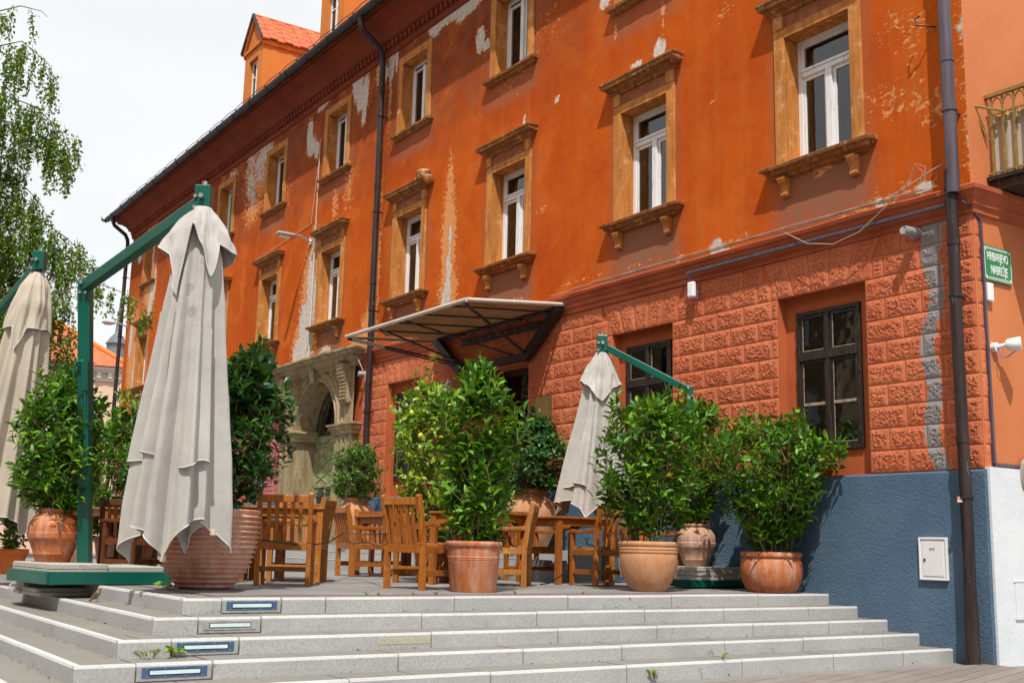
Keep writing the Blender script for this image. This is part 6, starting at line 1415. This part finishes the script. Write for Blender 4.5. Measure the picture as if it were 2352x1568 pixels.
for i, (px, lb) in enumerate(((842, 'tiny weed in the deck joint left of the reddish chair'), (868, 'tiny weed in the deck joint by the left leg of the reddish chair'), (950, 'tiny weed in the deck joint under the reddish chair'), (1003, 'tiny weed in the deck joint left of the plain pot'), (1183, 'low weed in the deck joint right of the plain pot'), (1340, 'low weed in the deck joint before the right hand chair'))):
    weed(onX(px, 1357, XE[0]-.35)*Vector((1, 1, 0)) if False else Vector((XE[0]-.34, onX(px, 1358, XE[0]-.34).y, 0.0)), 8, .035, 10+i, lb, .6, .5)
weed(onZ(388, 1352, 0.0), 7, .13, 30, 'broad green leaves lying at the foot of the ribbed pot', .3, .45, 'leaf_laurel')

rg = np.random.default_rng(41); P, D, N, L, Wd = [], [], [], [], []
for i in range(420):
    k = int(rg.integers(0, 5)); zz = (TOPS[k+1] if k < 4 else GZ)+.004
    if rg.uniform() < .55: x, y = XE[k]+abs(rg.normal(0, .035))+.004, rg.uniform(YE[k], -.1)
    else: x, y = XE[k]-rg.uniform(0, 4.5), YE[k]-abs(rg.normal(0, .04))-.004
    P.append((x, y, zz)); a = rg.uniform(0, 6.283); D.append((math.cos(a), math.sin(a), rg.uniform(0, .3))); N.append((rg.normal(0, .3), rg.normal(0, .3), 1)); l = rg.uniform(.008, .030); L.append(l); Wd.append(l*.6)
lt = leaves_mesh('dry_litter', P, D, N, L, Wd, M['brown_strip'], None, simple=True); lt['kind'] = 'stuff'; lt['label'] = 'dry brown crumbs and leaf litter in the corners of the stone steps'; lt['category'] = 'litter'
# sparrow on the step
sp = onZ(222, 1381, TOPS[1]); bd = thing('sparrow', 'small brown sparrow standing upright on the step left of the ribbed pot', 'bird', sp+Vector((0,0,0)), 0)
hd_ = (CR*.85-CF*.3).normalized()
def bird_mesh():
    b = bmesh.new()
    pts = [(Vector((-.060,0,.020)), .006), (Vector((-.032,0,.040)), .014), (Vector((-.010,0,.062)), .026), (Vector((.008,0,.085)), .027), (Vector((.018,0,.108)), .019), (Vector((.024,0,.124)), .019), (Vector((.036,0,.130)), .011), (Vector((.048,0,.129)), .003)]
    n = 14; rings = []
    for i, (c, r) in enumerate(pts):
        a = pts[max(i-1, 0)][0]; e = pts[min(i+1, len(pts)-1)][0]; d = (e-a).normalized(); y = Vector((0, 1, 0)); z = d.cross(y)
        rings.append([b.verts.new(c+y*math.cos(6.283*k/n)*r*(.95 if i > 1 else 1.3)+z*math.sin(6.283*k/n)*r) for k in range(n)])
    for i in range(len(rings)-1):
        for k in range(n): b.faces.new((rings[i][k], rings[i][(k+1) % n], rings[i+1][(k+1) % n], rings[i+1][k]))
    b.faces.new(rings[0][::-1]); b.faces.new(rings[-1]); bmesh.ops.recalc_face_normals(b, faces=b.faces)
    me = bpy.data.meshes.new('body'); b.to_mesh(me); b.free(); me.polygons.foreach_set('use_smooth', [True]*len(me.polygons)); return me
simple('feather', (0.20, 0.125, 0.07), (0.34, 0.25, 0.17), 70, 0.8, 0.2); simple('feather_dark', (0.07, 0.045, 0.03), (0.16, 0.10, 0.06), 90, 0.8, 0.2); simple('beak', (0.12, 0.09, 0.06), (0.2, 0.14, 0.09), 30, 0.5)
bm_ = bird_mesh(); bm_.materials.append(M['feather']); o = bpy.data.objects.new('body', bm_); COL.objects.link(o); o.parent = bd
for s in (-1, 1):
    m = MB(); m.obox((-.018, s*.024, .062), (.62, 0, .75), (0,1,0), (-.75, 0, .62), (.042, .004, .018)); m.build('wing', M['feather_dark'], bd, bev=.004)
    m = MB(); m.tube([(.0, s*.010, .045), (.004, s*.010, .02), (.0, s*.011, .002)], .0022, 5); m.tube([(-.008, s*.011, .002), (.016, s*.012, .002)], .0018, 4); m.build('leg', M['beak'], bd)
    m = MB(); m.lathe([(0,-.003),(.003,0),(0,.003)], 8, 0, (.034, s*.0135, .130)); m.build('eye', M['cable_black'], bd)
m = MB(); m.tube([(-.045, 0, .028), (-.088, 0, .006)], [.008, .012], 4); m.build('tail', M['feather_dark'], bd)
bd.rotation_euler = (0, 0, math.atan2(hd_.y, hd_.x)); bd.scale = (.82, .82, .82)

# ================================================================== BIRCH ON THE LEFT
bt = thing('birch_tree', 'tall weeping birch with small hanging leaves at the left edge of the photo', 'tree', (0, 0, 0))
rg = np.random.default_rng(77); TB = G(-230, 20.0, GZ); TB.z = GZ
m = MB(); trunk = [TB+Vector((.15*math.sin(z*.5), .1*math.sin(z*.8), z)) for z in np.linspace(0, 9.6, 14)]
m.tube(trunk, [.20-.013*i for i in range(14)], 10); m.build('trunk', M['bark_birch'], bt, smooth=True)
mbB = MB(); P, D, N, L, Wd = [], [], [], [], []
def strand(s, ln, thick=1.0):
    p = Vector(s); d = Vector((rg.normal(0, .25), rg.normal(0, .25), -.55)); pts = [p.copy()]; k = int(ln/.07)+2; ph = rg.uniform(0, 6.283)
    for i in range(k):
        d = (d+Vector((rg.normal(0, .06), rg.normal(0, .06), -.22))).normalized(); p = p+d*.07; pts.append(p.copy())
        for q in range(7 if rg.uniform() < thick else 4):
            ph += 2.3; o = Vector((math.cos(ph), math.sin(ph), 0)); P.append(p+Vector(rg.normal(0, .032, 3))); D.append(o*.7+Vector((0, 0, -.8+rg.normal(0, .35)))); N.append(o*.8+Vector((0,0,.55))+Vector(rg.normal(0, .3, 3))); l = rg.uniform(.042, .072); L.append(l); Wd.append(l*.80)
    mbB.tube(pts[::2] if len(pts) > 4 else pts, .004, 3, 0, False)
def bough(pts, dens, ln, thick=1.0):
    pts = [Vector(p) for p in pts]; segs = []
    for a, b in zip(pts[:-1], pts[1:]): segs += [a+(b-a)*t for t in np.linspace(0, 1, max(2, int((b-a).length/.08)), endpoint=False)]
    mbB.tube(pts, [.016-.012*i/(len(pts)-1) for i in range(len(pts))], 5, 0, False)
    for q in segs+segs:
        if rg.uniform() < dens: strand(q+Vector(rg.normal(0, .10, 3))*Vector((1,1,.4)), rg.uniform(*ln), thick)
A_ = lambda x, y, d=20.0: at(x, y, d)
bough([A_(-150, 60), A_(-20, 30), A_(48, 14), A_(95, 26), A_(110, 40)], .42, (.2, .75), .4)
bough([A_(-160, 160), A_(-20, 110), A_(50, 95), A_(110, 145), A_(138, 205)], .62, (.25, .7), .5)
bough([A_(-160, 260), A_(0, 215), A_(80, 245), A_(140, 300), A_(168, 370)], .95, (.3, .65), .9)
bough([A_(-160, 330), A_(-20, 270), A_(60, 290), A_(120, 330), A_(150, 380)], .9, (.3, .6), .9)
bough([A_(-160, 410), A_(0, 425), A_(60, 432), A_(95, 470), A_(108, 505)], .7, (.2, .5), .7)
bough([A_(-160, 500), A_(-10, 470), A_(80, 495), A_(150, 545), A_(200, 590), A_(206, 600)], .95, (.3, .7), .9)
bough([A_(-160, 560), A_(-20, 520), A_(60, 540), A_(120, 570), A_(170, 620)], 1.0, (.3, .7), 1.0)
bough([A_(-160, 700, 19.5), A_(60, 690, 19.5), A_(165, 660, 19.5), A_(240, 655, 19.2), A_(300, 680, 19), A_(338, 705, 18.8)], .6, (.15, .42), .5)
bough([A_(-160, 740), A_(20, 660), A_(90, 680), A_(160, 700), A_(190, 720)], .9, (.3, .7), .9)
bough([A_(-160, 800), A_(0, 760), A_(90, 770), A_(150, 770), A_(176, 780)], .8, (.2, .5), .8)
bough([A_(-160, 860), A_(60, 800), A_(130, 790), A_(185, 830)], .8, (.2, .45), .9)
bough([A_(-160, 900), A_(20, 850), A_(90, 840), A_(130, 870)], .7, (.2, .4), .9)
for yy in (600, 640, 690, 740, 800): bough([A_(-200, yy+60, 20.6), A_(-60, yy, 20.8), A_(40, yy+10, 20.6), A_(110, yy+50, 20.4)], 1.0, (.4, .8), 1.0)
for yy in (120, 330, 380, 440, 540): bough([A_(-260, yy+60, 20.4), A_(-120, yy, 20.6), A_(-20, yy-10, 20.5), A_(60, yy+30, 20.4)], .8, (.4, .8), .9)
for i in range(30):                                        # the side of the crown outside the photo
    z = rg.uniform(2.5, 9.2); a = rg.uniform(0, 6.283); d = Vector((math.cos(a), math.sin(a), 0))
    if d.dot(CR) > .15: continue
    rl = 2.6*(1-(z/12)**2); p0 = TB+Vector((0,0,z)); bough([p0, p0+d*rl*.5+Vector((0,0,.5)), p0+d*rl+Vector((0,0,.3))], .45, (.5, 1.1), .6)
mbB.build('branch', M['bark_brown'], bt)
leaves_mesh('foliage', P, D, N, L, Wd, M['leaf_birch'], bt, simple=True)

# ================================================================== FAR LEFT BUILDINGS
simple('pink_render', (0.62, 0.42, 0.31), (0.68, 0.48, 0.37), .6, .9, .2, 0, .1, 20, None, False); simple('stucco_white', (0.62, 0.56, 0.49), (0.70, 0.65, 0.58), 1, .9); simple('far_glass', (0.10, 0.12, 0.14), (0.2, 0.22, 0.24), 2, .2, .5); simple('spire_slate', (0.10, 0.11, 0.13), (0.16, 0.17, 0.19), 3, .6); simple('brick', (0.40, 0.15, 0.10), (0.48, 0.2, 0.14), 4, .9)
D1 = 58.0; e1 = at(96, 826, D1); e2 = at(276, 851, D1+1.5)
ux = Vector((e2.x-e1.x, e2.y-e1.y, 0)).normalized(); uy = Vector((-ux.y, ux.x, 0)); uy = uy if uy.dot(CF) > 0 else -uy
pk = thing('pink_building', 'distant pale pink building with an orange tiled hip roof, seen beyond the green post', 'building', (e2.x, e2.y, GZ))
zt = (e1.z+e2.z)/2-GZ; Wd_ = 14.0; Dp = 11.0; U = lambda a, b, z: ux*a+uy*b+Vector((0, 0, z))
m = MB(); m.add([U(-Wd_,0,-.2),U(0,0,-.2),U(0,Dp,-.2),U(-Wd_,Dp,-.2),U(-Wd_,0,zt),U(0,0,zt),U(0,Dp,zt),U(-Wd_,Dp,zt)], [(0,1,5,4),(1,2,6,5),(2,3,7,6),(3,0,4,7)]); m.build('wall', M['pink_render'], pk)
m = MB()
for p, z0, z1 in ((.12, zt-.75, zt-.62), (.06, zt-.62, zt-.3), (.25, zt-.3, zt-.18), (.40, zt-.18, zt-.02)): m.add([U(-Wd_-p,-p,z0),U(p,-p,z0),U(p,Dp+p,z0),U(-Wd_-p,Dp+p,z0),U(-Wd_-p,-p,z1),U(p,-p,z1),U(p,Dp+p,z1),U(-Wd_-p,Dp+p,z1)], [(3,2,1,0),(4,5,6,7),(0,1,5,4),(1,2,6,5),(2,3,7,6),(3,0,4,7)])
i = -Wd_+.2
while i < 0:
    for b0, b1 in ((i, i+.22),): m.add([U(b0,-.24,zt-.6),U(b1,-.24,zt-.6),U(b1,.0,zt-.6),U(b0,.0,zt-.6),U(b0,-.24,zt-.31),U(b1,-.24,zt-.31),U(b1,0,zt-.31),U(b0,0,zt-.31)], [(3,2,1,0),(4,5,6,7),(0,1,5,4),(1,2,6,5),(2,3,7,6),(3,0,4,7)])
    i += .55
m.build('cornice', M['stucco_white'], pk)
ov = .55; rh = 3.6; m = MB(); m.add([U(-Wd_-ov,-ov,zt),U(ov,-ov,zt),U(ov,Dp+ov,zt),U(-Wd_-ov,Dp+ov,zt),U(-Wd_+4,Dp/2,zt+rh),U(-4.2,Dp/2,zt+rh)], [(0,1,5,4),(1,2,5),(2,3,4,5),(3,0,4),(3,2,1,0)])
rf = m.build('roof', M['roof_tile'], pk); m = MB(); m.tube([U(ov,-ov,zt+.05), U(-4.2,Dp/2,zt+rh+.05)], .14, 8); m.tube([U(-4.2,Dp/2,zt+rh+.05), U(-Wd_+4,Dp/2,zt+rh+.05)], .14, 8); m.tube([U(ov,Dp+ov,zt+.05), U(-4.2,Dp/2,zt+rh+.05)], .14, 8)
m.build('ridge_tile', M['terracotta_bright'], rf, smooth=True)
cq = U(-7.6, Dp*.32, zt+2.0); m = MB(); m.obox(cq+Vector((0,0,.9)), ux, uy, (0,0,1), (.55, .4, 1.3)); m.obox(cq+Vector((0,0,2.25)), ux, uy, (0,0,1), (.62, .47, .07)); m.build('chimney', M['brick'], rf)
s0 = Vector((-.42, .0, .0)); a, b = U(ov,-ov,zt), U(-4.2,Dp/2,zt+rh); c_ = U(ov,Dp+ov,zt); cen = a*.30+b*.32+c_*.38; nrm = (b-a).cross(c_-a).normalized(); nrm = nrm if nrm.z > 0 else -nrm; m = MB(); m.obox(cen+nrm*.06, (c_-a), nrm.cross(c_-a), nrm, (.40, .6, .06)); m.build('skylight', M['sign_white'], rf)
for k in range(6):
    for zz in (zt-3.3, zt-6.6):
        f = MB(); x = -1.6-k*2.2; f.add([U(x-.6,-.05,zz),U(x+.6,-.05,zz),U(x+.6,-.05,zz+1.8),U(x-.6,-.05,zz+1.8),U(x-.6,.02,zz),U(x+.6,.02,zz),U(x+.6,.02,zz+1.8),U(x-.6,.02,zz+1.8)], [(0,1,2,3),(0,1,5,4),(1,2,6,5),(2,3,7,6),(3,0,4,7)]); w_ = f.build('window', M['stucco_white'], pk)
        f = MB(); f.add([U(x-.48,-.055,zz+.12),U(x+.48,-.055,zz+.12),U(x+.48,-.055,zz+1.68),U(x-.48,-.055,zz+1.68)], [(0,1,2,3)]); f.build('pane', M['far_glass'], w_)
ct = thing('church_tower', 'tiny dark spire of a church tower far beyond the orange roof', 'tower', G(229, 150, GZ))
zb = at(229, 830, 150).z-GZ; px = 150/2600
m = MB(); m.lathe([(1.6, 0), (1.6, zb)], 8); m.build('shaft', M['stucco_white'], ct); m = MB(); m.lathe([(1.9, zb), (1.6, zb+.6), (1.7, zb+1.4), (1.3, zb+2.2), (1.3, zb+2.9), (1.5, zb+3.1), (.9, zb+4.0), (.35, zb+4.6), (.3, zb+5.6), (.10, zb+8.0), (.05, zb+9.6)], 10); m.build('spire', M['spire_slate'], ct, smooth=True)
